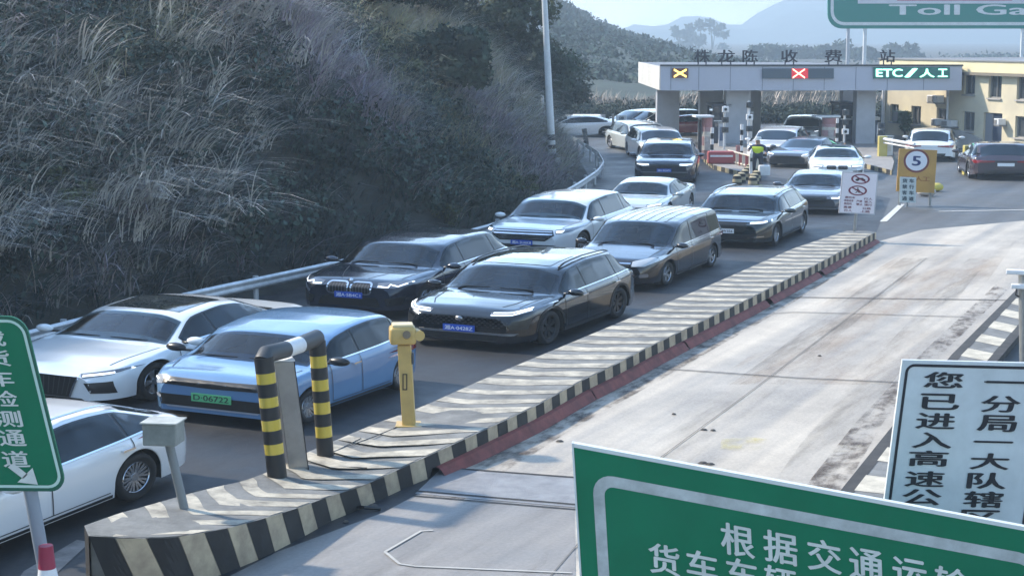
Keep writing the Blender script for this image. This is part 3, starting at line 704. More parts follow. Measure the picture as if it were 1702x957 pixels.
seam([(1250, 525), (1320, 520), (1600, 528)], .03, name='road_joint'); seam([(1560, 352), (1720, 349)], .12, z=.010, m=M_LINE, name='road_marking')
seam([(880, 1000), (1060, 790), (1250, 650), (1540, 430)], .012, name='road_joint', m=mat('joint_soft', (.16, .155, .15), .9))
seam([(640, 920), (700, 885), (720, 884)], .03, z=.022, m=mat('faint_line', (.42, .41, .38), .8), name='road_marking')
seam([(640, 920), (664, 940), (690, 944), (950, 955)], .03, z=.022, m=MATS['faint_line'], name='road_marking')
mb = MB(); mb.face([G(*p) + Vector((0, 0, .012)) for p in ((1462, 369), (1474, 369), (1504, 340), (1494, 340))]); struct(mb.build('road_marking', M_LINE))
seam([(1010, 246), (1062, 244)], .25, z=.01, m=M_LINE, name='road_marking')
mb = MB(); mb.face([G(*p) + Vector((0, 0, .010)) for p in ((10, 990), (60, 985), (150, 902), (128, 898), (40, 950))]); struct(mb.build('road_marking', mat('worn_paint', (.25, .22, .20), .8, var=.5, vscale=5)))
# yellow stains and pale scrapes on the concrete
M_STONE = mat('pebble', (.10, .09, .08), .9)
mb = MB()
for (cx, cy) in ((1170, 716), (1185, 717), (1168, 771), (1362, 593), (1180, 773), (540, 868), (575, 869), (620, 842), (1120, 690), (930, 735)):
    p = G(cx, cy); s = random.uniform(.03, .08)
    mb.hexa([p + Vector((s * math.cos(a), s * .6 * math.sin(a), .013)) for a in (0, 1.1, 2.3, 3.4, 4.6, 5.6)], [p + Vector((s * .5 * math.cos(a), s * .3 * math.sin(a), .03)) for a in (0, 1.1, 2.3, 3.4, 4.6, 5.6)])
o = mb.build('grit', M_STONE); tag(o, 'small dark bits of grit scattered on the pale concrete lane', 'grit', kind='stuff')

# grime gathered along the foot of the kerbs, broken up by a noise mask
def grime_mat(name, col, lo, hi, sc, amax=.6, st=.22):
    m = bpy.data.materials.new(name); m.use_nodes = True; n = m.node_tree; p = n.nodes['Principled BSDF']; p.inputs['Base Color'].default_value = (*col, 1); p.inputs['Roughness'].default_value = .9
    tc = n.nodes.new('ShaderNodeTexCoord'); nz = n.nodes.new('ShaderNodeTexNoise'); nz.inputs['Scale'].default_value = sc; nz.inputs['Detail'].default_value = 10; nz.inputs['Roughness'].default_value = .75; m1 = n.nodes.new('ShaderNodeMapping'); m1.inputs['Rotation'].default_value = (0, 0, -LANE); n.links.new(tc.outputs['Object'], m1.inputs[0]); m2 = n.nodes.new('ShaderNodeMapping'); m2.inputs['Scale'].default_value = (st, 1, 1); n.links.new(m1.outputs[0], m2.inputs[0]); n.links.new(m2.outputs[0], nz.inputs['Vector'])
    mr_ = n.nodes.new('ShaderNodeMapRange'); mr_.inputs[1].default_value = lo; mr_.inputs[2].default_value = hi; mr_.inputs[4].default_value = amax; mr_.interpolation_type = 'SMOOTHSTEP'; n.links.new(nz.outputs[0], mr_.inputs[0]); n.links.new(mr_.outputs[0], p.inputs['Alpha']); return m
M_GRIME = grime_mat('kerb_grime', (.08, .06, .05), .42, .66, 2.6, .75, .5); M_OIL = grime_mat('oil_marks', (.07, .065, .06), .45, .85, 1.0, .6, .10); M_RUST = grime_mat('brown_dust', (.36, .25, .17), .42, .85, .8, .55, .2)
def strip(name, px0, px1, z, m):
    mb = MB(); mb.grid([[G(x, y) + Vector((0, 0, z)) for x, y in px0], [G(x, y) + Vector((0, 0, z)) for x, y in px1]]); return struct(mb.build(name, m))
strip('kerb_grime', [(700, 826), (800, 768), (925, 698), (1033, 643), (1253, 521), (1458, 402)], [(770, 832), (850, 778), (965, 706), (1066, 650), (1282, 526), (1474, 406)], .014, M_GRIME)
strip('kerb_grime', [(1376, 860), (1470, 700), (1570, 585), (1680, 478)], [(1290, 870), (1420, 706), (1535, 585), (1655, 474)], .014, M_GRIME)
strip('oil_marks', [(860, 960), (1000, 800), (1200, 650), (1500, 430)], [(1010, 960), (1110, 800), (1290, 650), (1545, 430)], .015, M_OIL)
strip('oil_marks', [(1240, 870), (1330, 740), (1450, 600), (1610, 430)], [(1330, 870), (1410, 740), (1510, 600), (1645, 430)], .0155, M_OIL)
strip('brown_dust', [(1180, 640), (1290, 560), (1420, 470), (1540, 400)], [(1480, 640), (1560, 560), (1640, 470), (1690, 400)], .0145, M_RUST)
MATSY = grime_mat('pale_yellow', (.66, .60, .32), .46, .8, 3.5, .5, .6)
strip('yellow_stain', [(1200, 732), (1240, 728), (1275, 731)], [(1195, 748), (1240, 752), (1270, 747)], .017, grime_mat('yellow_stain', (.66, .58, .22), .42, .75, 3.5, .6, .6))
strip('yellow_stain', [(1380, 742), (1430, 741)], [(1378, 753), (1428, 752)], .0172, MATSY)
strip('apron_marks', [(420, 960), (600, 850), (720, 800)], [(900, 960), (930, 870), (960, 800)], .023, M_OIL)

# ------------------------------------------------------------------ long striped traffic island
M_ITOP = mat('island_top_grey', (.20, .20, .19), .8, var=.5, vscale=2.5, bump=.4, bscale=25)
M_IWHITE = mat('island_white', (.64, .58, .46), .75, dirt=(.17, .155, .13), vscale=3.6, bump=.3, bscale=30)
M_SB = mat('kerb_black', (.030, .029, .028), .7, dirt=(.010, .010, .011), vscale=5)
M_SW = mat('kerb_cream', (.56, .46, .31), .75, dirt=(.28, .22, .16), vscale=4)
M_RED = mat('kerb_red', (.22, .055, .045), .75, var=.5, vscale=4)
RE = [(147, 890, .46), (200, 895, .46), (284, 894, .45), (369, 880, .40), (433, 863, .36), (495, 844, .30), (549, 824, .25), (597, 810, .22), (682, 771, .23), (780, 726, .28), (886, 677, .28), (968, 632, .28), (1025, 605, .28), (1080, 576, .28), (1245, 497, .26), (1376, 430, .24), (1456, 386, .22)]
LE = [(140, 873, .46), (160, 864, .46), (212, 848, .45), (277, 831, .41), (338, 812, .37), (393, 804, .33), (447, 783, .29), (508, 752, .25), (556, 732, .23), (624, 703, .23), (691, 680, .26), (805, 629, .28), (971, 560, .28), (1040, 531, .28), (1186, 471, .26), (1318, 413, .24), (1409, 383, .22), (1440, 384, .22)]
def path3(E): return [G(x, y, z) for x, y, z in E]
REw, LEw = path3(RE), path3(LE)
def arclen(P):
    d = [0]
    for a, b in zip(P, P[1:]): d.append(d[-1] + (Vector((b.x - a.x, b.y - a.y))).length)
    return d
def resample(P, ts):
    d = arclen(P); d = [x / d[-1] for x in d]; return [Vector((float(np.interp(t, d, [p.x for p in P])), float(np.interp(t, d, [p.y for p in P])), float(np.interp(t, d, [p.z for p in P])))) for t in ts]
isl = thing('traffic_island', 'long raised island with worn chevron stripes and black and cream kerb over red base', 'traffic island', (REw[8].x, REw[8].y, 0))
N = 60; ts = [k / N for k in range(N + 1)]
Rp, Lp = resample(REw, ts), resample(LEw, ts)
mb = MB(); mb.grid([[l.lerp(r, k / 6) for k in range(7)] for l, r in zip(Lp, Rp)]); mb.build('island_top', M_ITOP, isl)
# side walls
def wallstrip(mb, P, z0f, z1f, outs, colour):
    for k in range(len(P) - 1):
        a, b = P[k], P[k + 1]; t = (b - a); t.z = 0; t.normalize(); n = Vector((t.y, -t.x, 0)) * outs
        mb.face([Vector((a.x, a.y, z0f(a))) + n, Vector((b.x, b.y, z0f(b))) + n, Vector((b.x, b.y, z1f(b))) + n, Vector((a.x, a.y, z1f(a))) + n], colour(k))
Larc = arclen(REw)[-1]; NS = 480; RpF = resample(REw, [k / NS for k in range(NS + 1)])
mb = MB(); arc = arclen(RpF)
def smax(p):  # bottom of the striped course
    s = 0
    return 0
def stripe(k):
    s = arc[k]; per = .46 if s > 3.2 else .56; return int(s / (per if s > 3.2 else .42)) % 2
base_start = next(i for i, p in enumerate(RpF) if p.y > REw[8].y + .3)
for k in range(NS):
    a, b = RpF[k], RpF[k + 1]; t = (b - a); t.z = 0; t.normalize(); n = Vector((t.y, -t.x, 0)) * -.03
    zb0 = .0 if k < base_start else a.z - .15; zb1 = .0 if k < base_start else b.z - .15
    sl0 = Vector((0, 0, 0)); sh = t * (.16 * (a.z) / .46 + .04)
    mb.face([Vector((a.x, a.y, zb0)) + n + sh * (0), Vector((b.x, b.y, zb1)) + n, Vector((b.x, b.y, b.z + .003)) + n, Vector((a.x, a.y, a.z + .003)) + n], 2)
# slanted stripe panels, 4 mm proud
def kerbpt(s, f, out):   # s arc length, f 0 top .. 1 bottom of the striped course
    p = resample_one(s); zb = 0.0 if s < arc[base_start] else p.z - .15
    t = resample_one(min(s + .05, arc[-1])) - resample_one(max(s - .05, 0)); t.z = 0; t.normalize(); n = Vector((t.y, -t.x, 0))
    return Vector((p.x, p.y, p.z + .004 + (zb - p.z - .004) * f)) + n * out
_ax = np.array([p.x for p in RpF]); _ay = np.array([p.y for p in RpF]); _az = np.array([p.z for p in RpF]); _aa = np.array(arc)
def resample_one(s): return Vector((float(np.interp(s, _aa, _ax)), float(np.interp(s, _aa, _ay)), float(np.interp(s, _aa, _az))))
s = .0; k = 0
while s < arc[-1] - .1:
    w = .275
    w *= random.uniform(.94, 1.06); lean = .17 * max(0, 1 - s / 6) + .03
    e = min(s + w, arc[-1] - .02); P, Q = [], []
    mb.grid([[kerbpt(min(arc[-1], s + .006 + (e - s - .012) * g / 6 + lean * f / 4), f / 4, .009) for f in range(5)] for g in range(7)], k % 2); s = e; k += 1
# nose and left side
LpF = resample(LEw, [k / 120 for k in range(121)])
for k in range(120):
    a, b = LpF[k], LpF[k + 1]; mb.face([(a.x, a.y, 0), (b.x, b.y, 0), (b.x, b.y, b.z), (a.x, a.y, a.z)], 2)
a, b = LpF[0], RpF[0]; mb.face([(a.x, a.y, 0), (b.x, b.y, 0), (b.x, b.y, b.z), (a.x, a.y, a.z)], 0)
a, b = LpF[-1], RpF[-1]; mb.face([(a.x, a.y, 0), (b.x, b.y, 0), (b.x, b.y, b.z), (a.x, a.y, a.z)], 2)
mb.build('striped_kerb', [M_SB, M_SW, mat('island_side', (.20, .19, .17), .85, var=.4, vscale=3)], isl)
# red base course in lengths with broken gaps
mb = MB(); s = arc[base_start] + .1
while s < arc[-1] - .3:
    e = min(s + random.uniform(3.0, 5.0), arc[-1] - .1); A, B, C = [], [], []
    for q in np.linspace(s, e, 8):
        p = resample_one(q); A.append(kerbpt(q, 1, .012)); a = kerbpt(q, 1, .06); B.append(Vector((a.x, a.y, p.z - .165))); a = kerbpt(q, 1, .14); C.append(Vector((a.x, a.y, 0)))
    mb.grid([A, B, C]); s = e + random.choice((.03, .25, .05))
mb.build('red_base_course', M_RED, isl)
# chevrons on the top: near part as bent arms, far part as cross stripes
def top_at(u, v):        # u 0..1 along, v 0 left .. 1 right
    i = min(int(u * N), N - 1); f = u * N - i; l = Lp[i].lerp(Lp[i + 1], f); r = Rp[i].lerp(Rp[i + 1], f); return l.lerp(r, v) + Vector((0, 0, .006))
def edge_x(P, y):
    i0 = min(range(len(P)), key=lambda i: P[i].y); P = P[i0:]; ys = [p.y for p in P]; return float(np.interp(y, ys, [p.x for p in P])), float(np.interp(y, ys, [p.z for p in P]))
mb = MB(); yc = REw[1].y + .06 - .88; yend = Rp[-1].y - .1; yR0 = Rp[0].y
while yc < yend:
    near = max(0, min(1, (22.5 - yc) / 7)); per = .44 + .16 * (1 - near); w = per * .5 * random.uniform(.8, 1.2); wob = random.uniform(0, 6)
    arm = .50 * near + .12; rise = .20 * near; bend = .36 + .05 * math.sin(wob) + .12 * near
    P, Q = [], []
    for k in range(17):
        v = .015 + .97 * k / 16; dy = arm * max(0, bend - v) / bend + rise * max(0, v - bend) / (1 - bend) + .012 * math.sin(v * 11 + wob)
        for lst, yy in ((P, yc + dy), (Q, yc + dy + w * (1 + .10 * math.sin(v * 8 + wob)))):
            if yy < REw[1].y + .03 or yy > yend: lst.append(None); continue
            if yy < Lp[0].y + .02 and v < .14: lst.append(None); continue
            xl, zl = edge_x(Lp, yy); xr, zr_ = edge_x(Rp, yy)
            if xr < xl + .1: lst.append(None); continue
            lst.append(Vector((xl + (xr - xl) * v, yy, zl + (zr_ - zl) * v + .006)))
    for k in range(16):
        if all(q is not None for q in (P[k], P[k + 1], Q[k + 1], Q[k])): mb.face([P[k], P[k + 1], Q[k + 1], Q[k]])
    yc += per
mb.build('chevron_stripes', M_IWHITE, isl)

# right-hand island seen at the edge
i2 = thing('traffic_island', 'narrow raised island beyond the concrete lane with faded cross stripes', 'traffic island', tuple(G(1500, 720)))
A1 = [G(x, y, .2) for x, y in ((1180, 1110), (1404, 822), (1500, 700), (1590, 590), (1700, 478), (1800, 392), (1900, 330))]
B1 = [G(x, y, .2) for x, y in ((1290, 1110), (1490, 822), (1560, 712), (1650, 598), (1730, 505), (1822, 410), (1915, 338))]
tt = [k / 30 for k in range(31)]; a_, b_ = resample(A1, tt), resample(B1, tt)
mb = MB(); mb.grid([[l.lerp(r, k / 3) for k in range(4)] for l, r in zip(a_, b_)]); mb.build('island_top', M_ITOP, i2)
mb = MB()
for P in (a_, b_):
    for p, q in zip(P, P[1:]): mb.face([(p.x, p.y, 0), (q.x, q.y, 0), (q.x, q.y, q.z + .0), (p.x, p.y, p.z + .0)], 0)
    for p, q in zip(P, P[1:]):
        d = (q - p).normalized(); n_ = Vector((d.y, -d.x, 0)) * .07; mb.face([p + Vector((0, 0, .003)) - n_, q + Vector((0, 0, .003)) - n_, q + Vector((0, 0, .003)) + n_, p + Vector((0, 0, .003)) + n_], 0)
mb.build('kerb', mat('kerb_dark', (.05, .045, .04), .8, var=.5, vscale=4), i2)
mb = MB()
for k in range(29):
    for h in (0,):
        f0, f1 = k, k + .5; g = lambda f, v: a_[int(f)].lerp(a_[min(int(f) + 1, 30)], f % 1).lerp(b_[int(f)].lerp(b_[min(int(f) + 1, 30)], f % 1), v) + Vector((0, 0, .004))
        mb.face([g(f0, .12), g(f1, .12), g(f1, .88), g(f0, .88)])
mb.build('stripe_marking', mat('faded_cream', (.55, .50, .40), .8, var=.4, vscale=4), i2)

# ------------------------------------------------------------------ hillside
RAIL = [(-330, 655), (-200, 617), (-80, 583), (60, 545), (225, 505), (320, 483), (540, 437), (700, 401), (820, 371), (900, 337), (960, 304), (993, 282), (1003, 268), (994, 252), (972, 238), (952, 226)]
railw = [G(x, y, .5) for x, y in RAIL]; rail2 = np.array([(p.x, p.y) for p in railw])
far_ext = np.array([(-2.5, 82), (-14, 92), (-40, 104), (-90, 118)]); d0 = rail2[0] - (rail2[1] - rail2[0]) * 6
PATH = np.vstack([d0[None], rail2, far_ext])
def dist_path(X, Y):
    best = np.full(X.shape, 1e9); sgn = np.ones(X.shape)
    for a, b in zip(PATH, PATH[1:]):
        ab = b - a; L2 = (ab ** 2).sum(); t = np.clip(((X - a[0]) * ab[0] + (Y - a[1]) * ab[1]) / L2, 0, 1)
        dx, dy = X - a[0] - t * ab[0], Y - a[1] - t * ab[1]; d = np.hypot(dx, dy); cr = ab[0] * dy - ab[1] * dx
        m = d < best; best = np.where(m, d, best); sgn = np.where(m, np.sign(cr), sgn)
    return best * sgn                      # positive on the left, the hill side
def vnoise(x, y, s, seed=0):
    r = np.random.default_rng(seed); g = r.random((64, 64)); x, y = x / s + 100, y / s + 100
    i, j = np.floor(x).astype(int), np.floor(y).astype(int); fx, fy = x - i, y - j; fx = fx * fx * (3 - 2 * fx); fy = fy * fy * (3 - 2 * fy)
    a = lambda p, q: g[p % 64, q % 64]
    return (a(i, j) * (1 - fx) + a(i + 1, j) * fx) * (1 - fy) + (a(i, j + 1) * (1 - fx) + a(i + 1, j + 1) * fx) * fy - .5
def hillz(X, Y):
    d = dist_path(X, Y) - .7; dd = np.maximum(d, 0)
    h = np.where(dd < 4.2, 1.05 * dd, 4.41 + .62 * (dd - 4.2)); h = np.where(dd > 14, 10.5 + .22 * (dd - 14), h)
    h = h + (vnoise(X, Y, 5, 1) * 1.4 + vnoise(X, Y, 2, 2) * .7 + vnoise(X, Y, .9, 3) * .3) * np.clip(dd / 2.5, 0, 1)
    return np.where(d > 0, np.maximum(h, 0), -.02)
gx = np.arange(-70, 7.6, .6); gy = np.arange(2, 124, .6); XX, YY = np.meshgrid(gx, gy); ZZ = hillz(XX, YY)
mb = MB(); mb.grid([[(XX[i, j], YY[i, j], ZZ[i, j]) for j in range(len(gx))] for i in range(len(gy))])
M_SLOPE = mat('hill_soil', (.035, .038, .032), .95, var=.5, vscale=.5, bump=.5, bscale=5)
struct(mb.build('hillside', M_SLOPE, smooth=True))

# dry grass and undergrowth covering the slope: one mass nobody could count
def attr_mat(name, rough=.8, trans=.25):
    m = bpy.data.materials.new(name); m.use_nodes = True; n = m.node_tree; p = n.nodes['Principled BSDF']
    a = n.nodes.new('ShaderNodeAttribute'); a.attribute_name = 'tint'; n.links.new(a.outputs['Color'], p.inputs['Base Color']); p.inputs['Roughness'].default_value = rough
    p.inputs['Specular IOR Level'].default_value = .2
    return m
M_LEAFY = attr_mat('foliage_tint')
def mesh_np(name, V, Fq, colr, m, parent=None):
    """V (n,3) verts, Fq (m,4) quads, colr (n,3)"""
    me = bpy.data.meshes.new(name); me.vertices.add(len(V)); me.vertices.foreach_set('co', V.astype(np.float32).ravel())
    me.loops.add(Fq.size); me.loops.foreach_set('vertex_index', Fq.astype(np.int32).ravel())
    me.polygons.add(len(Fq)); me.polygons.foreach_set('loop_start', np.arange(0, Fq.size, Fq.shape[1], dtype=np.int32)); 
    me.update(calc_edges=True)
    a = me.color_attributes.new('tint', 'FLOAT_COLOR', 'POINT'); c4 = np.concatenate([colr, np.ones((len(V), 1))], 1); a.data.foreach_set('color', c4.astype(np.float32).ravel())
    me.materials.append(m); o = bpy.data.objects.new(name, me); COL.objects.link(o)
    if parent is not None: o.parent = parent
    return o
def blades(base, az, length, lean, width, colr, seg=4, droop=1.0):
    """arching blades; base (n,3)"""
    n = len(base); t = np.linspace(0, 1, seg + 1); dirx, diry = np.cos(az), np.sin(az)
    out = lean[:, None] * (t[None] ** 1.6) * length[:, None]; up = length[:, None] * (t[None] - droop * .45 * lean[:, None] * t[None] ** 2.4)
    cx = base[:, 0:1] + dirx[:, None] * out; cy = base[:, 1:2] + diry[:, None] * out; cz = base[:, 2:3] + up
    w = width[:, None] * (1 - t[None] ** 1.5 * .9) / 2; wx, wy = -diry[:, None] * w, dirx[:, None] * w
    L = np.stack([cx - wx, cy - wy, cz], -1); Rr = np.stack([cx + wx, cy + wy, cz], -1)
    V = np.stack([L, Rr], 2).reshape(n * (seg + 1) * 2, 3); i0 = (np.arange(n) * (seg + 1) * 2)[:, None] + (np.arange(seg) * 2)[None]
    Fq = np.stack([i0, i0 + 1, i0 + 3, i0 + 2], -1).reshape(-1, 4); C = np.repeat(colr, (seg + 1) * 2, axis=0)
    return V, Fq, C
def scatter_slope(n, seed, dmin=.9, dmax=16):
    r = np.random.default_rng(seed); X = r.uniform(-34, 6, n * 8); Y = r.uniform(11, 92, n * 8); d = dist_path(X, Y); dens = np.clip(1.3 - d / 16, .15, 1) * np.clip(30 / Y, .35, 1.4)
    m = (d > dmin) & (d < dmax) & (r.random(n * 8) < dens) & (X > -.30 * Y - 4); X, Y = X[m][:n], Y[m][:n]; return X, Y
r = np.random.default_rng(5); Vs, Fs, Cs = [], [], []; off = 0
X, Y = scatter_slope(8000, 11); Z = hillz(X, Y); kind = vnoise(X, Y, 6, 9) + r.normal(0, .12, len(X))
nb = 16
bx = np.repeat(X, nb) + r.normal(0, .10, len(X) * nb); by = np.repeat(Y, nb) + r.normal(0, .10, len(X) * nb); bz = np.repeat(Z, nb) - .05
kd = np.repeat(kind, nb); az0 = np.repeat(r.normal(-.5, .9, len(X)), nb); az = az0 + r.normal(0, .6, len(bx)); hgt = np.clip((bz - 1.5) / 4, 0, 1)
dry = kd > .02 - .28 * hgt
green = np.array([.055, .085, .088]); straw = np.array([.46, .43, .42]); c = np.where(dry[:, None], straw, green) * r.uniform(.45, 1.35, (len(bx), 1)) * (1 + r.normal(0, .06, (len(bx), 3))) * (.75 + .7 * hgt[:, None])  # tint paler with height: the haze and sunlight up the slope painted into the blades
ln = r.uniform(.4, 1.25, len(bx)) * np.where(dry, 1.15, .85) * .85
vio = np.repeat(vnoise(X, Y, 4, 55), nb); c = np.where((dry & (vio > .08))[:, None], c * np.array([.92, .88, 1.02]), c); c = np.where((vio < -.2)[:, None], c * np.array([1.0, 1.02, .72]), c)
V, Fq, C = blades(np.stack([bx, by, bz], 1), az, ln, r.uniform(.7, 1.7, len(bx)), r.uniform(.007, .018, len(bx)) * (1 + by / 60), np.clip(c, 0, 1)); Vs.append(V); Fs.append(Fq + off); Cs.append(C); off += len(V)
# pale plumes
X, Y = scatter_slope(3000, 21, 1.6); m = vnoise(X, Y, 5, 33) + .12 * (hillz(X, Y) - 2.5) > .08; X, Y = X[m], Y[m]; Z = hillz(X, Y); nb = 11
bx = np.repeat(X, nb) + r.normal(0, .12, len(X) * nb); by = np.repeat(Y, nb) + r.normal(0, .12, len(X) * nb); bz = np.repeat(Z, nb)
V, Fq, C = blades(np.stack([bx, by, bz], 1), np.repeat(r.normal(-.25, .45, len(X)), nb) + r.normal(0, .38, len(bx)), np.repeat(r.uniform(.8, 1.7, len(X)), nb) * r.uniform(.6, 1.1, len(bx)), r.uniform(.7, 1.6, len(bx)), r.uniform(.016, .038, len(bx)), np.array([.74, .71, .66]) * r.uniform(.6, 1.15, (len(bx), 1)), seg=6)
Vs.append(V); Fs.append(Fq + off); Cs.append(C); off += len(V)
o = mesh_np('hillside_grass', np.concatenate(Vs), np.concatenate(Fs), np.concatenate(Cs), M_LEAFY); tag(o, 'dense dry arching grass and undergrowth covering the steep slope above the guard rail', 'grass', kind='stuff')
# leafy undergrowth clumps (small quads)
def leaves(centres, rad, n_per, size, cols, seed=0, flat=.7):
    r = np.random.default_rng(seed); n = len(centres); C0 = np.repeat(centres, n_per, 0); rd = np.repeat(rad, n_per)
    d = r.normal(size=(n * n_per, 3)); d /= np.linalg.norm(d, axis=1, keepdims=True); rr = rd * r.uniform(.45, 1.05, n * n_per); P = C0 + d * rr[:, None] * np.array([1, 1, flat])
    a = r.normal(size=P.shape); a /= np.linalg.norm(a, axis=1, keepdims=True); b = np.cross(a, d); b /= np.linalg.norm(b, axis=1, keepdims=True) + 1e-9
    s = (np.repeat(size, n_per) if np.ndim(size) else size) * r.uniform(.6, 1.4, len(P)); a *= s[:, None]; b *= s[:, None] * .55
    V = np.stack([P - a, P - b, P + a, P + b], 1).reshape(-1, 3); Fq = np.arange(len(P) * 4).reshape(-1, 4)
    col = np.repeat(cols, n_per, 0) * r.uniform(.7, 1.3, (len(P), 1)); return V, Fq, np.repeat(np.clip(col, 0, 1), 4, 0)
X, Y = scatter_slope(1500, 41, 1.2); m = vnoise(X, Y, 6, 9) < -.06; X, Y = X[m], Y[m]; Z = hillz(X, Y)
V, Fq, C = leaves(np.stack([X, Y, Z + .2], 1), r.uniform(.35, .95, len(X)), 100, .065, np.array([[.042, .066, .055]]) * r.uniform(.5, 1.5, (len(X), 1)), 4)
o = mesh_np('hillside_undergrowth', V, Fq, C, M_LEAFY); tag(o, 'dark green leafy undergrowth growing in patches between the dry grass on the slope', 'undergrowth', kind='stuff')

M_BARK = mat('bark', (.06, .05, .04), .9, var=.4, vscale=4)
def tree(label, base, h, cr, col, seed, group, n_cl=26, n_leaf=260, leaf=.09, flat=.8, name='tree', low=.35):
    t = thing(name, label, 'tree', tuple(base), 0, group); r = np.random.default_rng(seed)
    mb = MB(); x0, y0, z0 = 0, 0, 0; top = Vector((r.normal(0, .1) * h * .2, r.normal(0, .1) * h * .2, h * .8))
    mb.tube([(0, 0, -.3), top * .4, top * .7, top], [h * .035, h * .026, h * .016, h * .006], 7)
    cl = []
    for k in range(n_cl):
        f = r.uniform(low, 1); a = r.uniform(0, 6.283); w = cr * math.sqrt(max(.08, 1 - ((f - .62) / .42) ** 2)) * r.uniform(.35, .95); cl.append((math.cos(a) * w, math.sin(a) * w, h * f))
        if k % 3 == 0: mb.tube([top * (f * .8), Vector(cl[-1])], [h * .011, h * .004], 5)
    mb.build('trunk', M_BARK, t, world_space=False, smooth=True)
    V, Fq, C = leaves(np.array(cl), r.uniform(.22, .42, n_cl) * cr, n_leaf, leaf, np.array([col]) * r.uniform(.55, 1.5, (n_cl, 1)), seed, flat)
    mesh_np('crown', V, Fq, C, M_LEAFY, t); return t
hz = lambda x, y: float(hillz(np.array([x]), np.array([y]))[0])
HT = 'trees along the top of the slope'
for k, (px, Yd, h, cr, lab) in enumerate(((800, 62, 3.1, 2.2, 'broad dark tree on the slope just left of the tall white lamp post'),
        (872, 70, 2.6, 1.9, 'dark bushy tree right beside the top of the tall white lamp post'), (700, 58, 2.6, 2.0, 'rounded dull green tree on the slope above the dry grass'),
        (905, 84, 3.4, 2.6, 'tree on the descending shoulder just right of the lamp post'), (610, 52, 2.3, 1.9, 'low green tree at the upper middle of the grassy slope'),
        (750, 50, 1.8, 1.5, 'low bushy tree half sunk in pale grass plumes'))):
    X0 = (px - CX) / F * Yd; tree(lab, (X0, Yd, hz(X0, Yd) - .2), h, cr, (.030, .048, .034) if k % 2 else (.040, .058, .034), 60 + k, HT, leaf=.10, n_leaf=330)
# shrubs low on the slope by the rail
for k, (px, py, s, lab) in enumerate(((735, 372, .8, 'straggly grey green shrub just behind the guard rail'), (860, 318, .75, 'thin bare shrub behind the rail at the lamp post foot'), (120, 380, 1.0, 'green leafy shrub amid dry grass at lower left of the slope'), (640, 120, .9, 'bright olive shrub high on the slope'))):
    p = None
    for Yd in np.arange(14, 80, .3):
        q = W(px, py, Yd)
        if hz(q.x, q.y) > q.z: p = q; break
    if p is None: continue
    t = thing('shrub', lab, 'shrub', tuple(p - Vector((0, 0, .2))), 0, 'shrubs on the slope'); r2 = np.random.default_rng(k)
    mb = MB()
    for j in range(9): a = r2.uniform(0, 6.28); mb.tube([(0, 0, 0), (math.cos(a) * .25 * s, math.sin(a) * .25 * s, .4 * s), (math.cos(a) * .5 * s, math.sin(a) * .5 * s, .8 * s)], [.012, .008, .004], 5)
    mb.build('stems', M_BARK, t, world_space=False)
    cl = r2.normal(0, .28 * s, (10, 3)) + [0, 0, .55 * s]; V, Fq, C = leaves(cl, np.full(10, .22 * s), 120, .035, np.array([[.09, .11, .055]]) * r2.uniform(.6, 1.3, (10, 1)), k); mesh_np('foliage', V, Fq, C, M_LEAFY, t)

# ------------------------------------------------------------------ far ridges
def ridge(name, pts, Yd, depth, bump, col, seed, dx=1.5):
    P = [W(x, y, Yd) for x, y in pts]; xs = np.arange(P[0].x, P[-1].x, dx); zs = np.interp(xs, [p.x for p in P], [p.z for p in P])
    r = np.random.default_rng(seed); rows = []; nr = 26
    for k in range(nr + 1):
        f = k / nr; yy = Yd - depth * (1 - f); prof = math.sin(f * math.pi / 2) ** 1.1
        n = (vnoise(xs, np.full_like(xs, yy), dx * 4, seed) * 1.0 + vnoise(xs, np.full_like(xs, yy), dx * 1.6, seed + 1) * .8) * bump
        rows.append([(x, yy + nn * .6, max(-.5, z * prof + nn * min(1, f * 3))) for x, z, nn in zip(xs, zs, n)])
    rows.append([(x, Yd + depth, -1) for x in xs]); mb = MB(); mb.grid(rows)
    return struct(mb.build(name, mat('wood_' + name, col, .95, var=.5, vscale=.25, bump=.9, bscale=.8)))
ridge('wooded_hill', [(560, -120), (760, -70), (860, -25), (905, 12), (950, 44), (985, 60), (1010, 68), (1060, 92), (1100, 102), (1180, 106), (1230, 112), (1300, 112), (1360, 108), (1420, 114), (1500, 112), (1600, 105), (1900, 100)], 400, 285, 2.6, (.035, .052, .038), 3, 2.2)
ridge('far_hill', [(820, 62), (950, 62), (1060, 54), (1110, 50), (1135, 38), (1180, 42), (1215, 48), (1250, 34), (1290, 16), (1350, 2), (1420, -14), (1520, -20), (1640, 12), (1760, 30), (2000, 60)], 1500, 300, 14, (.045, .062, .050), 8, 13)
# canopy of the wooded hill
pts = [(560, -120), (760, -70), (860, -25), (905, 12), (950, 44), (985, 60), (1010, 68), (1060, 92), (1100, 102), (1180, 106), (1230, 112), (1300, 112), (1360, 108), (1420, 114), (1500, 112), (1600, 105), (1900, 100)]
r = np.random.default_rng(91); n = 4200; px_ = r.uniform(700, 1750, n); f = r.uniform(.04, 1, n) ** .8; Yp = 118 + 282 * f
ztop = np.interp((px_ - CX) / F * Yp, [W(a, b, 400).x for a, b in pts], [W(a, b, 400).z for a, b in pts]); zz = ztop * np.sin(f * math.pi / 2) ** 1.1
V, Fq, C = leaves(np.stack([(px_ - CX) / F * Yp, Yp, zz - .1], 1), r.uniform(.8, 1.2, n) * (.6 + Yp / 140), 50, .12 + Yp / 1000, np.array([[.030, .050, .038]]) * r.uniform(.45, 1.8, (n, 1)), 92)
o = mesh_np('hill_woods', V, Fq, C, M_LEAFY); tag(o, 'dense hazy woodland covering the hill behind the toll gate', 'woods', kind='stuff')
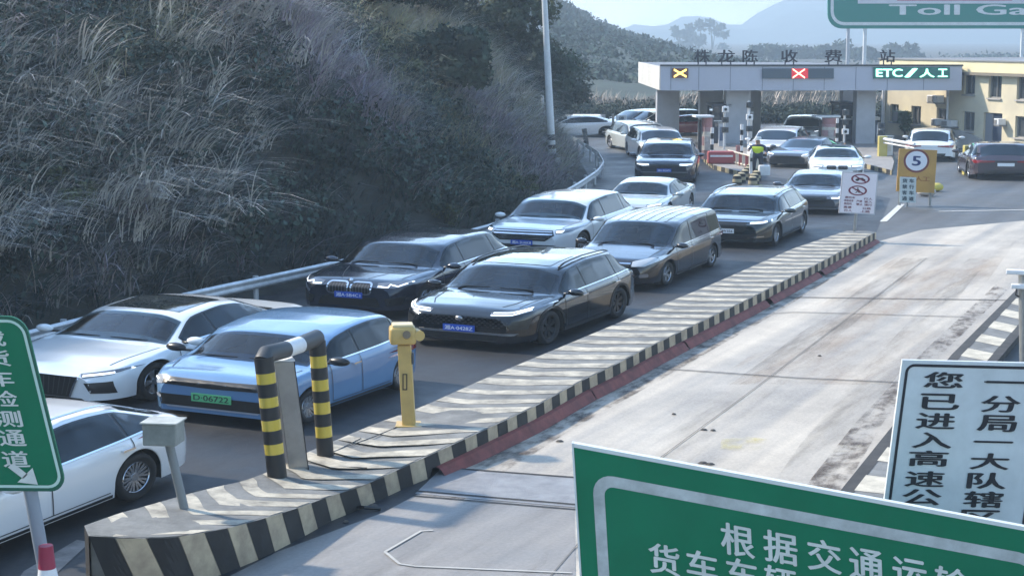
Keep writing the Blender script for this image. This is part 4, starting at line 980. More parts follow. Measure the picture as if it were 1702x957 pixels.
# scattered tree clumps that give the wooded hill its edge
RG = 'trees on the skyline of the wooded hill'
for k, (px, py, s) in enumerate(((930, 40, 1.0), (975, 62, .9), (1012, 72, .8), (1130, 60, 1.1), (1160, 62, 1.2), (1185, 66, 1.0), (1310, 92, .9), (1395, 88, 1.0), (1425, 95, .9), (1500, 88, .9), (1345, 90, .8), (1270, 95, .9))):
    tall = 1120 < px < 1190; Yd = 620 if tall else 375 - (k % 3) * 14; p = W(px, py + 12 if not tall else 66, Yd); h = 12.0 * s if not tall else 24
    labs = ['hazy tree on the ridge nearest the tall lamp post', 'hazy rounded tree halfway down the wooded ridge', 'hazy low tree where the wooded ridge flattens', 'tall pale hazy tree above the first roof letter', 'tallest pale hazy tree behind the roof lettering', 'pale hazy tree at the right of the tall hazy trio', 'small hazy tree behind the fourth roof letter', 'dark hazy tree behind the fifth roof letter', 'dark hazy tree beside the sign legs', 'hazy tree between the sign legs and the yellow building', 'small hazy tree between the fourth and fifth roof letters', 'small hazy tree behind the third roof letter']
    tree(labs[k], (p.x, Yd, p.z - h * .75), h, 5.6 * s if not tall else 6.2, (.035, .052, .036), 200 + k, RG, n_cl=16, n_leaf=110 if not tall else 60, leaf=.6 if not tall else .9, low=.3)
# ------------------------------------------------------------------ guard rail
M_GALV = mat('galvanised', (.66, .68, .70), .40, .35, var=.3, vscale=3)
M_STEEL = mat('steel_grey', (.30, .32, .33), .4, .6, var=.2, vscale=4)
gr = thing('guard_rail', 'long galvanised crash barrier curving along the foot of the grassy slope', 'guard rail', tuple(railw[8]))
rw = resample(railw, [k / 150 for k in range(151)])
# smooth the bend
for _ in range(6): rw = [rw[0]] + [rw[i - 1] * .25 + rw[i] * .5 + rw[i + 1] * .25 for i in range(1, len(rw) - 1)] + [rw[-1]]
prof = [(0, 0), (.035, -.02), (.05, -.05), (.015, -.085), (.015, -.115), (.05, -.15), (.035, -.18), (0, -.20)]
mb = MB(); P = []
for k, p in enumerate(rw):
    t = (rw[min(k + 1, 150)] - rw[max(k - 1, 0)]); t.z = 0; t.normalize(); n = Vector((t.y, -t.x, 0))
    P.append([p + n * o + Vector((0, 0, z)) for o, z in prof])
mb.grid(P); mb.build('beam', M_GALV, gr, smooth=True)
al = arclen(rw)
for s in np.arange(.5, al[-1], 2.6):
    p = resample(rw, [s / al[-1]])[0]; mb = MB(); mb.tube([(p.x - .09, p.y, 0), (p.x - .09, p.y, p.z + .01)], .05, 8); mb.build('post', M_GALV, gr)

# ------------------------------------------------------------------ poles
M_POLE = mat('pole_white', (.62, .65, .68), .5, var=.15, vscale=3); M_DARK = mat('dark_metal', (.05, .055, .06), .5, .3); M_WHITE = mat('white_paint', (.72, .73, .74), .5, var=.15, vscale=4)
M_BLACK = mat('black_band', (.012, .013, .015), .45); M_YEL = mat('reflective_yellow', (.62, .48, .07), .25, .35, coat=.6)
b = W(918, 305, 56); b.z = hz(b.x, b.y); tp = W(902, -60, 56)
t = thing('lamp_post', 'tall tapering white lamp post with black striped foot behind the guard rail', 'lamp post', tuple(b))
mb = MB(); pts = [b.lerp(tp, f) for f in np.linspace(0, 1, 12)]; n = len(pts)
ax = tp - b; seg = [b + ax * f for f in (0, .022, .044, .066, .088, .11, .14, .4, .7, 1)]
mb.tube(seg, [.13, .13, .13, .128, .126, .125, .122, .11, .095, .08], 14, mis=[0, 1, 0, 1, 0, 1, 0, 0, 0]); mb.build('pole', [M_POLE, M_BLACK], t, smooth=True, auto=40)
mb = MB(); mb.box(b + Vector((0, 0, .06)), (.5, .5, .12)); mb.build('foot', M_WHITE, t)
b = W(906, 200, 78); b.z = hz(b.x, b.y) - .2; tp = W(899, 112, 78)
t = thing('camera_post', 'thin white pole with a short side arm just left of the tall lamp post', 'camera pole', tuple(b))
mb = MB(); mb.tube([b, tp], [.07, .055], 10); mb.build('pole', M_POLE, t, smooth=True)
mb = MB(); q = W(881, 126, 78); mb.tube([W(900, 126, 78), q], .03, 8); mb.build('arm', M_POLE, t)
mb = MB(); mb.box(W(897, 46, 78), (.35, .5, .16)); 
mb.box(q, (.25, .4, .14)); mb.build('camera', M_WHITE, t)

# ------------------------------------------------------------------ island furniture in the foreground
def on_island(x, y, z): return G(x, y, z)
def banded(pts_axis, r, nb, first, m1, m2): pass
def striped_leg(B, T, r, parent, nm='leg'):
    mb = MB(); cuts = [0, .20, .285, .395, .48, .585, .665, .775, .86, .985] if nm == 'a' else [0, .17, .265, .375, .475, .575, .67, .775, .875, 1]
    mis = [0, 1, 0, 1, 0, 1, 0, 1, 0]
    mb.tube([B.lerp(T, c) for c in cuts], r, 28, mis=mis); return mb.build('leg', [M_BLACK, M_YEL], parent, smooth=True, auto=40)
B1, B2 = G(461, 793, .285), G(541, 757, .25); D1, D2 = B1.y, B2.y
T1, T2 = W(438, 590, D1), W(527, 566, D2)
t = thing('bumper_frame', 'black and yellow banded hoop guard of two posts joined by a top pipe', 'pipe guard', tuple(B1))
striped_leg(B1, T1, .098, t, 'a'); striped_leg(B2, T2, .09, t)
mb = MB(); a_, b_ = T1 + (T2 - T1) * .0 + Vector((0, 0, -.02)), T2 + Vector((0, 0, .02)); mid = [a_.lerp(b_, f) for f in (0, .40, .66, 1.05)]
mb.tube([a_ + Vector((0, 0, -.04)), a_ + (b_ - a_) * .04 + Vector((0, 0, .02)), mid[1], mid[2], b_ + Vector((0, 0, .01))], [.098, .088, .086, .086, .09], 24, mis=[0, 0, 1, 0]); mb.build('top_pipe', [mat('pipe_grey', (.045, .05, .055), .5), M_WHITE], t, smooth=True, auto=50)
# stainless cabinet post
M_INOX = mat('stainless', (.34, .35, .36), .28, .9, var=.25, vscale=2)
Bc = G(494, 776, .26); t = thing('equipment_cabinet', 'tall narrow stainless steel cabinet standing between the banded posts', 'cabinet', tuple(Bc))
Tc = W(470, 597, Bc.y); h = Tc - Bc; U = Vector((.98, .18, 0)) * .20; V = Vector((-.25, .96, 0)) * .26
mb = MB(); bl = [Bc - U * .5 - V * .5, Bc + U * .5 - V * .5, Bc + U * .5 + V * .5, Bc - U * .5 + V * .5]; mb.hexa(bl, [p + h for p in bl]); mb.build('casing', M_INOX, t, bevel=.008)
mb = MB(); mb.hexa([p + h + (p - Bc) * .06 + Vector((0, 0, .001)) for p in bl], [p + h + (p - Bc) * .06 + Vector((0, 0, .014)) for p in bl]); mb.build('lid', M_WHITE, t)
mb = MB(); e = bl[1] + U * .012; mb.hexa([e - V * .02 - U * .03, e - V * .02, e + V * .03, e + V * .03 - U * .03], [p + h for p in (e - V * .02 - U * .03, e - V * .02, e + V * .03, e + V * .03 - U * .03)]); mb.build('door_edge', M_BLACK, t)
# small box on a leaning post
Bp = G(308, 853, .36); Tp = W(281, 736, Bp.y); t = thing('card_reader', 'grey box on a leaning steel pole at the nose of the island', 'post box', tuple(Bp))
mb = MB(); mb.tube([Bp, Tp], .042, 16); mb.build('pole', mat('pole_grey', (.20, .22, .23), .5, .3), t, smooth=True, auto=50)
mb = MB(); mb.tube([Bp, Bp + Vector((0, 0, .015))], .14, 20); mb.build('base_plate', M_STEEL, t)
for k in range(4):
    mb = MB(); a = .6 + k * 1.57; q = Bp + Vector((math.cos(a) * .11, math.sin(a) * .11, .015)); mb.tube([q, q + Vector((0, 0, .02))], .014, 6); mb.build('bolt', M_STEEL, t)
mb = MB(); c = W(272, 718, Bp.y - .02); mb.box(c, (.31, .26, .20), rz=-.15); mb.build('box', mat('box_grey', (.24, .26, .24), .55, var=.3, vscale=6), t, bevel=.012)
mb = MB(); mb.box(c + Vector((0, 0, .107)), (.34, .29, .012), rz=-.15); mb.build('lid', mat('lid_pale', (.45, .46, .42), .5, var=.3, vscale=6), t)
# cream pillar with a camera head
M_CREAM = mat('cream_enamel', (.52, .36, .12), .45, var=.18, vscale=5)
Bq = G(680, 706, .24); Yq = Bq.y; t = thing('toll_pillar', 'cream painted column with a boxy rounded head on the traffic island', 'equipment pillar', tuple(Bq))
Tq = W(672, 572, Yq); mb = MB(); h = Tq - Bq
bl = [Bq + Vector(p) for p in ((-.075, -.075, 0), (.075, -.075, 0), (.075, .075, 0), (-.075, .075, 0))]; mb.hexa(bl, [p + h for p in bl]); mb.build('column', M_CREAM, t, bevel=.012)
mb = MB(); mb.box(Bq + Vector((0, 0, .008)), (.30, .30, .016)); mb.build('base_plate', M_CREAM, t)
mb = MB(); c = W(669, 556, Yq); mb.box(c, (.30, .28, .20), rz=.12); mb.build('head', M_CREAM, t, bevel=.035, smooth=True, auto=50)
mb = MB(); c2 = W(669, 540, Yq); mb.box(c2, (.24, .22, .04), rz=.12); mb.build('cap', mat('cream_pale', (.66, .54, .30), .4), t, bevel=.015)
mb = MB(); cc = W(694, 556, Yq - .02); mb.tube([cc + Vector((-.03, .1, .0)), cc + Vector((.03, -.08, 0))], .06, 16); mb.build('side_lamp', M_CREAM, t, smooth=True, auto=50)
mb = MB(); mb.tube([W(676, 556, Yq - .17), W(676, 557, Yq - .12)], .045, 16); mb.build('lens', mat('brown_lens', (.16, .10, .04), .3, coat=.5), t)
for (x0, y0, x1, y1) in ((669, 621, 677, 648),):
    mb = MB(); pn = Panel(W(x0, y0, Yq - .085), W(x1, y0, Yq - .085), W(x0, y1, Yq - .085)); pn.ring(mb, 0, 0, 1, 1, 0, .012, .002); mb.build('slot_frame', M_BLACK, t)
for y0 in (583, 655):
    mb = MB(); mb.box(W(683, y0 + 12, Yq - .04) + Vector((.02, 0, 0)), (.02, .06, .13)); mb.build('hinge', M_DARK, t)
# cables lying on the island
for pts in (((552, 752), (575, 742), (620, 726), (668, 706)), ((508, 768), (560, 775), (610, 777)), ((512, 762), (560, 748), (600, 728))):
    mb = MB(); mb.tube([G(x, y, .255 if x < 640 else .245) for x, y in pts], .005, 6); o = mb.build('cable', M_BLACK); tag(o, {552: 'black cable lying along the middle of the island towards the cream pillar', 508: 'black cable crossing the island near the cabinet foot', 512: 'thin cable curving away from the cabinet between the chevrons'}[pts[0][0]], 'cable')
mb = MB(); mb.tube([G(592, 842, .03), G(606, 843, .05), G(632, 845, .02)], .018, 8); o = mb.build('metal_rod', M_BLACK); tag(o, 'short black rod lying on the ground beside the striped kerb', 'rod')

# ------------------------------------------------------------------ signs
M_GREEN = mat('sign_green', (.0, .17, .080), .55, var=.14, vscale=2, spec=.25); M_SWHITE = mat('sign_white', (.62, .66, .68), .5, var=.16, vscale=3.5); M_INK = mat('sign_ink', (.01, .012, .02), .5)
M_REFL = mat('sign_border_worn', (.50, .54, .53), .55, var=.35, vscale=5); M_EDGE = mat('sign_edge', (.66, .70, .68), .5)
# large green board, bottom right; lies nearer than the island
Yg = 12.6
pn = Panel(W(954, 743, Yg), W(1754, 891, Yg - .5), W(983, 1215, Yg)); t = thing('road_sign', 'large tilted green board with white Chinese lettering and worn white border', 'road sign', tuple(pn.at(.5, 1)))
mb = MB(); pn.slab(mb, 0, 0, 1, 1, 0, -.05, 0); mb.build('panel', M_GREEN, t)
mb = MB(); pn.slab(mb, -.002, -.014, 1.002, -.0005, 0, -.055, .006); pn.slab(mb, -.0045, -.014, -.0005, 1, 0, -.055, .006); mb.build('edge_trim', M_EDGE, t)
mb = MB(); pn.ring(mb, .036, .075, .97, .93, .16, .085, .004); mb.build('border', M_REFL, t)
mb = MB()
def sgn(ch, cx, cy, w, h, mb=mb, pn=pn, w_=.006, bold=.022):
    # centre in photo pixels -> panel coordinates
    d = ray(cx, cy); n = pn.N; tt = (pn.O - Vector((0, 0, CAM_H))).dot(n) / d.dot(n); p = Vector((0, 0, CAM_H)) + d * tt - pn.O
    uu, uv, vv = pn.U.dot(pn.U), pn.U.dot(pn.V), pn.V.dot(pn.V); a, b2 = p.dot(pn.U), p.dot(pn.V); det = uu * vv - uv * uv
    u, v = (a * vv - b2 * uv) / det, (b2 * uu - a * uv) / det
    hu, hv = w * (pn.O.y / F) / pn.U.length / 2, h * (pn.O.y / F) / pn.V.length / 2
    glyph_on(mb, ch, pn.fn(w_), (u - hu, v - hv, u + hu, v + hv), bold=bold)
for ch, cx, cy in zip('根据交通运输', (1226, 1297, 1370, 1440, 1512, 1583), (897, 909, 923, 938, 954, 969)): sgn(ch, cx, cy, 58, 56)
for ch, cx, cy in zip('货车车辆', (1104, 1167, 1233, 1297), (929, 940, 953, 966)): sgn(ch, cx, cy, 54, 54)
mb.build('lettering', mat('sign_letter_white', (.66, .70, .66), .5, var=.2, vscale=6), t)
for u in (.2, .8):
    mb = MB(); p = pn.at(u, .5, -.09); mb.tube([Vector((p.x, p.y, 0)), pn.at(u, .05, -.09)], .05, 10); mb.build('post', M_STEEL, t)
# white board right
Yw = 13.6
pn = Panel(W(1500, 598, Yw), W(1748, 604, Yw + .0), W(1462, 890, Yw)); t = thing('road_sign', 'large white board with black vertical Chinese lettering behind the green board', 'road sign', tuple(pn.at(.5, 1)))
mb = MB(); pn.slab(mb, 0, 0, 1, 1, 0, -.04, 0); mb.build('panel', M_SWHITE, t)
mb = MB(); pn.ring(mb, .028, .02, .972, 1.3, .07, .022, .004); mb.build('border', M_INK, t)
mb = MB()
for ch, cx, cy in zip('您已进入高速公安', (1568, 1562, 1555, 1549, 1543, 1537, 1532, 1527), (631, 667, 699, 731, 761, 795, 825, 860)): sgn(ch, cx, cy, 68, 28, mb, pn, .005, .03)
for ch, cx, cy in zip('分局一大队辖区', (1663, 1657, 1651, 1645, 1640, 1634, 1629), (671, 703, 733, 766, 798, 829, 860)): sgn(ch, cx, cy, 68, 29 if ch != '一' else 26, mb, pn, .005, .03)
sgn('一', 1672, 634, 74, 26, mb, pn, .005, .05)
mb.build('lettering', M_INK, t)
for u in (.25, .75):
    mb = MB(); p = pn.at(u, .6, -.08); mb.tube([Vector((p.x, p.y, 0)), pn.at(u, .04, -.08)], .045, 10); mb.build('post', M_STEEL, t)
# green board at the left edge
Yl = 13.2
pn = Panel(W(-150, 524, Yl), W(22, 526, Yl), W(-76, 814, Yl)); pn2 = pn
t = thing('road_sign', 'green rounded vertical board with white lettering and an arrow at the left edge', 'road sign', tuple(pn.at(.6, 1)))
U0 = W(40, 526, Yl) - W(-150, 524, Yl); pn.U = U0
mb = MB(); pn.slab(mb, 0, 0, 1, 1, .13, -.035, 0); mb.build('panel', M_GREEN, t)
mb = MB(); pn.ring(mb, .02, .018, .98, .982, .12, .022, .004); mb.build('border', mat('sign_border_mint', (.50, .68, .60), .5), t)
mb = MB(); pn.ring(mb, -.002, -.0015, 1.002, 1.0015, .13, .022, .002); mb.build('rim', mat('sign_rim_dark', (.004, .10, .06), .4), t)
mb = MB()
for ch, cx, cy in zip('载货车检测通道', (-14, -6, 0, 7, 14, 20, 26), (561, 594, 628, 662, 695, 727, 762)): sgn(ch, cx, cy, 46, 29, mb, pn, .005, .02)
mb.build('lettering', mat('sign_letter_white', (.66, .70, .66)), t)
mb = MB(); q_ = lambda x, y: W(x, y, Yl - .012)
mb.face([q_(*p) for p in ((13, 776), (22, 769), (46, 788), (38, 795))]); mb.face([q_(*p) for p in ((63, 805), (29, 801), (54, 777))]); mb.build('arrow', MATS['sign_letter_white'], t)
mb = MB(); pa = W(50, 812, Yl + .06); pb = W(86, 1010, Yl + .06); mb.tube([pa + (pa - pb) * 1.0, Vector((pb.x, pb.y, pb.z)), Vector((pb.x + .02, pb.y, .0))], .055, 14); mb.build('post', mat('post_bluegrey', (.24, .28, .33), .5, .2), t, smooth=True, auto=50)
# traffic cone at the sign post
cb = W(84, 1010, 13.0); ct = W(76, 906, 13.0); t = thing('traffic_cone', 'dark red cone with white reflective bands at the foot of the left green sign', 'traffic cone', (cb.x, cb.y, 0))
cb.z = .01; ht = ct.z; mb = MB(); fr = [0, .3, .45, .55, .67, .77, 1]; ax = Vector((cb.x, cb.y, 0)); tpz = Vector((ct.x, ct.y, ht))
mb.tube([ax.lerp(tpz, f) for f in fr], [.17, .13, .115, .095, .08, .066, .055], 20, mis=[0, 1, 0, 0, 1, 0]); mb.build('cone', [mat('cone_red', (.28, .015, .05), .45), M_WHITE], t, smooth=True, auto=40)
mb = MB(); mb.box((ax.x, ax.y, .03), (.42, .42, .05)); mb.build('foot', M_BLACK, t, bevel=.01)
# white no-entry notice
Yn = G(1421, 385, .24).y
pn = Panel(W(1400, 285, Yn), W(1460, 288, Yn), W(1394, 354, Yn)); t = thing('notice_sign', 'small white notice board with two prohibition circles and red lettering at the island end', 'sign', tuple(G(1421, 385, .24)))
mb = MB(); pn.slab(mb, 0, 0, 1, 1, 0, -.03, 0); mb.build('panel', mat('notice_white', (.66, .64, .70), .5), t)
mb = MB(); pn.ring(mb, .0, .0, 1, 1, 0, .022, .004); mb.build('frame', mat('notice_frame', (.40, .42, .46), .5, .2), t)
def ell(pn, cu, cv, ru, rv, w, n=28): return [pn.at(cu + ru * math.cos(2 * math.pi * k / n), cv + rv * math.sin(2 * math.pi * k / n), w) for k in range(n)]
M_PROH = mat('prohibition_red', (.16, .02, .05), .5)
for cv, who in ((.16, 'bike'), (.44, 'man')):
    cu = .52 if who == 'bike' else .47
    mb = MB(); a_, b_ = ell(pn, cu, cv, .26, .12, .006), ell(pn, cu, cv, .205, .092, .006)
    for k in range(28): mb.face([a_[k], a_[(k + 1) % 28], b_[(k + 1) % 28], b_[k]])
    mb.face([pn.at(cu - .19, cv - .065, .008), pn.at(cu - .16, cv - .085, .008), pn.at(cu + .19, cv + .065, .008), pn.at(cu + .16, cv + .085, .008)]); mb.build('prohibition_ring', M_PROH, t)
    mb = MB()
    if who == 'bike':
        for q in (-.09, .09): mb.face(ell(pn, cu + q, cv + .025, .05, .028, .005, 14))
        mb.face([pn.at(cu - .10, cv - .02, .005), pn.at(cu + .06, cv - .03, .005), pn.at(cu + .12, cv + .015, .005), pn.at(cu - .05, cv + .02, .005)])
    else:
        mb.face(ell(pn, cu, cv - .058, .024, .014, .005, 12))
        for a_, b_ in (((0, -.04), (0, .015)), ((0, .01), (-.05, .06)), ((0, .01), (.05, .055)), ((0, -.035), (-.07, 0)), ((0, -.035), (.06, .005))):
            mb.face([pn.at(cu + a_[0] - .016, cv + a_[1], .005), pn.at(cu + a_[0] + .016, cv + a_[1], .005), pn.at(cu + b_[0] + .016, cv + b_[1], .005), pn.at(cu + b_[0] - .016, cv + b_[1], .005)])
    mb.build('symbol', M_INK, t)
mb = MB()
for s_, u0, u1, v0 in (('摩托车', .14, .42, .585), ('行人', .66, .90, .60), ('非机动车', .12, .38, .66), ('严禁', .46, .62, .665), ('驶入', .68, .90, .67), ('拖拉机', .12, .34, .735), ('禁止', .46, .64, .74), ('通行', .68, .90, .745), ('高速', .12, .34, .82), ('公路', .64, .88, .83), ('行人', .14, .36, .90), ('上路', .60, .86, .905)): glyph_on(mb, s_, pn.fn(.006), (u0, v0, u1, v0 + .055), bold=.02)
mb.build('lettering', M_PROH, t)
mb = MB(); q = G(1421, 385, .24); mb.tube([q + Vector((0, .05, 0)), pn.at(.5, .1, -.05)], .035, 10); mb.build('post', M_STEEL, t)
# orange speed board
Yo = G(1515, 342).y
pn = Panel(W(1495, 247, Yo), W(1558, 250, Yo), W(1490, 318, Yo)); t = thing('speed_sign', 'orange board with a white 5 km limit disc standing in the plaza', 'sign', tuple(G(1520, 330)))
mb = MB(); pn.slab(mb, 0, 0, 1, 1, 0, -.06, 0); mb.build('panel', mat('sign_orange', (.48, .27, .06), .5, var=.2, vscale=2), t)
mb = MB(); mb.face(ell(pn, .47, .27, .30, .24, .005)); mb.build('disc', mat('disc_white', (.7, .72, .78), .4), t)
mb = MB(); a_, b_ = ell(pn, .47, .27, .34, .275, .007), ell(pn, .47, .27, .285, .228, .007)
for k in range(28): mb.face([a_[k], a_[(k + 1) % 28], b_[(k + 1) % 28], b_[k]])
mb.build('disc_ring', mat('ring_brown', (.16, .03, .03), .5), t)
mb = MB(); glyph_on(mb, '5', pn.fn(.009), (.35, .155, .59, .385), bold=.03); mb.build('numeral', mat('deep_blue', (.01, .03, .14), .5), t)
mb = MB(); glyph_on(mb, 'ETC人工', pn.fn(.006), (.10, .62, .86, .74), bold=.03); mb.build('lettering', mat('letter_brown', (.30, .10, .01), .5), t)
for u in (.1, .9):
    mb = MB(); p = pn.at(u, .9, -.05); mb.tube([Vector((p.x, p.y, 0)), p], .04, 8); mb.build('post', M_STEEL, t)
pm = Panel(W(1496, 294, Yo - .25), W(1523, 295, Yo - .25), W(1495, 336, Yo - .25)); t = thing('notice_sign', 'small grey board of eight dark characters standing before the orange speed sign', 'sign', tuple(G(1510, 342)))
mb = MB(); pm.slab(mb, 0, 0, 1, 1, 0, -.02, 0); mb.build('panel', mat('notice_mint', (.50, .56, .56), .5), t)
mb = MB()
for k, ch in enumerate('货车禁行客车通道'): glyph_on(mb, ch, pm.fn(.006), (.14 + .42 * (k % 2), .06 + .235 * (k // 2), .46 + .42 * (k % 2), .23 + .235 * (k // 2)), bold=.05)
mb.build('lettering', mat('letter_grey', (.05, .08, .10), .6), t)
mb = MB(); q = pm.at(.5, 1, -.03); mb.tube([Vector((q.x, q.y, 0)), q], .03, 8); mb.build('post', M_STEEL, t)
for k, (x, y, c, lab) in enumerate(((1553, 318, (.6, .5, .1), 'small yellow sandbag at the foot of the orange board'), (1540, 326, (.5, .45, .4), 'pale crumpled bag beside the orange board'))):
    g = G(x, y); mb = MB(); bm = bmesh.new(); bmesh.ops.create_icosphere(bm, subdivisions=2, radius=.2)
    rr = random.Random(k); mb.add([(v.co.x * 1.4 + g.x, v.co.y + g.y, max(0, v.co.z * .7 + .1) * (1 + rr.uniform(-.15, .15)) + .012) for v in bm.verts], [[v.index for v in f.verts] for f in bm.faces]); bm.free()
    tag(mb.build('sandbag', mat('bag%d' % k, c, .8, var=.3), smooth=True), lab, 'sandbag')
# camera pole at the right edge
Bk = G(1704, 618, .2); t = thing('camera_post', 'grey pole carrying white cameras on the far island at the right edge', 'camera pole', tuple(Bk))
mb = MB(); tk = W(1702, 452, Bk.y); mb.tube([Bk, tk], .075, 16); mb.build('pole', M_STEEL, t, smooth=True, auto=50)
for (x, y, l) in ((1692, 452, .34), (1700, 476, .30)):
    mb = MB(); c = W(x, y, Bk.y - .1); mb.box(c, (.30, .12, .06), rz=-.3); mb.build('camera', M_WHITE, t, bevel=.012)
mb = MB(); mb.tube([W(1690, 476, Bk.y), W(1688, 490, Bk.y - .02), W(1700, 496, Bk.y)], .012, 6); mb.build('cable', M_BLACK, t)

# ------------------------------------------------------------------ toll gate
YG = 73.0
M_FASC = mat('gate_panel', (.42, .45, .54), .38, .25, var=.06, vscale=.8); M_FEND = mat('gate_end', (.60, .58, .54), .6, var=.15, vscale=1); M_COL = mat('gate_column', (.44, .46, .50), .5, var=.15, vscale=2); M_SOFF = mat('soffit', (.16, .17, .19), .7)
def WX(px): return (px - CX) / F * YG
x0, x1 = WX(1097), WX(1592); zt, zb_ = W(1100, 111, YG).z, W(1100, 150, YG).z
gate = thing('toll_gate', 'wide grey toll canopy with lane signals and columns across the plaza', 'toll gate', (WX(1230), YG, 0))
mb = MB(); pl = [(x0, YG), (x1, YG), (x1, YG + 1.6), (WX(1450), YG + 3), (WX(1425), YG + 12.4), (x0, YG + 12.4)]; mb.hexa([(a, b, zb_) for a, b in pl], [(a, b, zt) for a, b in pl]); mb.build('canopy', [M_SOFF], gate)
mb = MB(); mb.box(((x0 + x1) / 2, YG - .04, (zt + zb_) / 2), (x1 - x0 + .04, .07, zt - zb_ + .03)); mb.build('fascia', M_FASC, gate)
mb = MB(); mb.box((x0 - .03, YG + 6.2, (zt + zb_) / 2), (.06, 12.3, zt - zb_ + .02)); mb.build('end_panel', M_FEND, gate)
mb = MB(); mb.box(((x0 + x1) / 2, YG - .05, zt + .05), (x1 - x0 + .1, .16, .07)); mb.build('roof_edge', M_DARK, gate)
for px in (1113, 1159, 1211, 1264, 1315, 1366, 1418, 1470, 1530):
    mb = MB(); mb.box((WX(px), YG - .078, (zt + zb_) / 2), (.03, .006, zt - zb_ - .02)); mb.build('panel_joint', mat('joint_blue', (.20, .22, .28), .6), gate)
for (a, e, yy, dz) in ((1091, 1128, YG + 4, 0), (1205, 1246, YG + .8, 0), (1236, 1263, YG + 7, 0), (1162, 1200, YG + 5, 0), (1398, 1416, YG + 6, 0), (1421, 1453, YG + .8, 0)):
    xa, xe = (a - CX) / F * yy, (e - CX) / F * yy; mb = MB(); mb.box(((xa + xe) / 2, yy + .4, zb_ / 2), (xe - xa, .8, zb_)); mb.build('column', M_COL, gate, bevel=.02)
def gate_led(px0, py0, px1, py1, nm, m, depth=.10):
    p = Panel(W(px0, py0, YG - .20), W(px1, py0, YG - .20), W(px0, py1, YG - .20)); mb = MB(); p.slab(mb, 0, 0, 1, 1, 0, -.12, 0); o = mb.build(nm, m, gate); return p, o
M_LEDY = mat('led_yellow', (.9, .7, .1), emit=(1.0, .72, .12), es=2.2); M_LEDR = mat('led_red', (.9, .3, .2), emit=(1.0, .42, .28), es=2.4); M_LEDG = mat('led_cyan', (.5, 1, .8), emit=(.35, 1.0, .72), es=1.5)
def cross(p, cu, cv, ru, rv, w, mb):
    for s_ in (1, -1):
        mb.face([p.at(cu - ru, cv - rv * s_ - w, .006), p.at(cu - ru, cv - rv * s_ + w, .006), p.at(cu + ru, cv + rv * s_ + w, .006), p.at(cu + ru, cv + rv * s_ - w, .006)])
p, o = gate_led(1117, 114, 1144, 130, 'lane_signal', mat('led_off_brown', (.16, .05, .03), .5)); mb = MB(); cross(p, .5, .5, .38, .36, .10, mb); m_ = mb.build('signal_cross', M_LEDY, o)
p, o = gate_led(1267, 114, 1386, 131, 'led_panel', mat('led_off_blue', (.07, .10, .13), .4)); mb = MB(); p.slab(mb, .41, .02, .64, .98, 0, .001, .003); m_ = mb.build('signal_field', mat('led_field_red', (.35, .02, .03), emit=(.6, .03, .04), es=.5), o)
mb = MB(); cross(p, .51, .5, .085, .42, .075, mb); m_ = mb.build('signal_cross', M_LEDR, o)
for v in m_.data.vertices: v.co += p.N * .003
p, o = gate_led(1452, 112, 1579, 131, 'led_panel', mat('led_off_green', (.01, .16, .13), .4)); mb = MB(); glyph_on(mb, 'ETC', p.fn(.006), (.03, .14, .38, .86), bold=.03); glyph_on(mb, '/', p.fn(.006), (.40, .10, .58, .90), bold=.03); glyph_on(mb, '人', p.fn(.006), (.60, .14, .80, .90), bold=.03); glyph_on(mb, '工', p.fn(.006), (.84, .14, .97, .86), bold=.04); m_ = mb.build('led_lettering', M_LEDG, o)
# roof lettering, each character cut from thick plate on legs
M_CHAR = mat('roof_character', (.018, .018, .03), .6)
for ch, a, e in (('株', 1154, 1180), ('龙', 1192, 1222), ('陈', 1234, 1260), ('收', 1298, 1326), ('费', 1370, 1400), ('站', 1462, 1488)):
    p = Panel(W(a, 83, YG + .3), W(e, 83, YG + .3), W(a, 104, YG + .3)); mb = MB(); glyph_on(mb, ch, p.fn(.015), (0, 0, 1, 1), bold=.02); glyph_on(mb, ch, p.fn(-.015), (0, 0, 1, 1), bold=.02)
    for u in (.25, .75): mb.box(p.at(u, 1.08, 0), (.05, .05, .25))
    mb.build('roof_character', M_CHAR, gate)
# high green toll sign behind the canopy on two legs
YS = 92
p = Panel(W(1376, -75, YS), W(1760, -75, YS), W(1376, 48, YS)); t = thing('toll_sign', 'big green sign reading Toll Gate raised on slender legs above the canopy', 'road sign', (p.at(.5, 1).x, YS, 0))
mb = MB(); p.slab(mb, 0, 0, 1, 1, .75, -.15, 0); mb.build('panel', mat('sign_green_high', (.01, .20, .17), .45), t)
mb = MB(); p.ring(mb, .012, .03, .988, .955, .7, .16, .01); mb.build('border', M_SWHITE, t)
mb = MB(); glyph_on(mb, 'Toll Gate', p.fn(.012), (.265, .672, 1.03, .815), bold=.02); mb.build('lettering', M_SWHITE, t)
mb = MB(); p.slab(mb, .13, .20, .87, .662, 0, .004, .03)
mb.build('inner_panel', mat('sign_pale', (.55, .56, .62), .5), t)
mb = MB(); p.slab(mb, .30, .20, .80, .62, 0, .034, .04); mb.build('name_strip', mat('sign_magenta', (.42, .06, .16), .5), t)
for px, r_ in ((1410, .09), (1438, .10), (1700, .1)):
    q = W(px, 48, YS + .1); mb = MB(); mb.tube([(q.x, q.y, 0), (q.x, q.y, q.z + 1)], r_, 8); mb.build('leg', M_COL if px < 1420 else M_POLE, t)

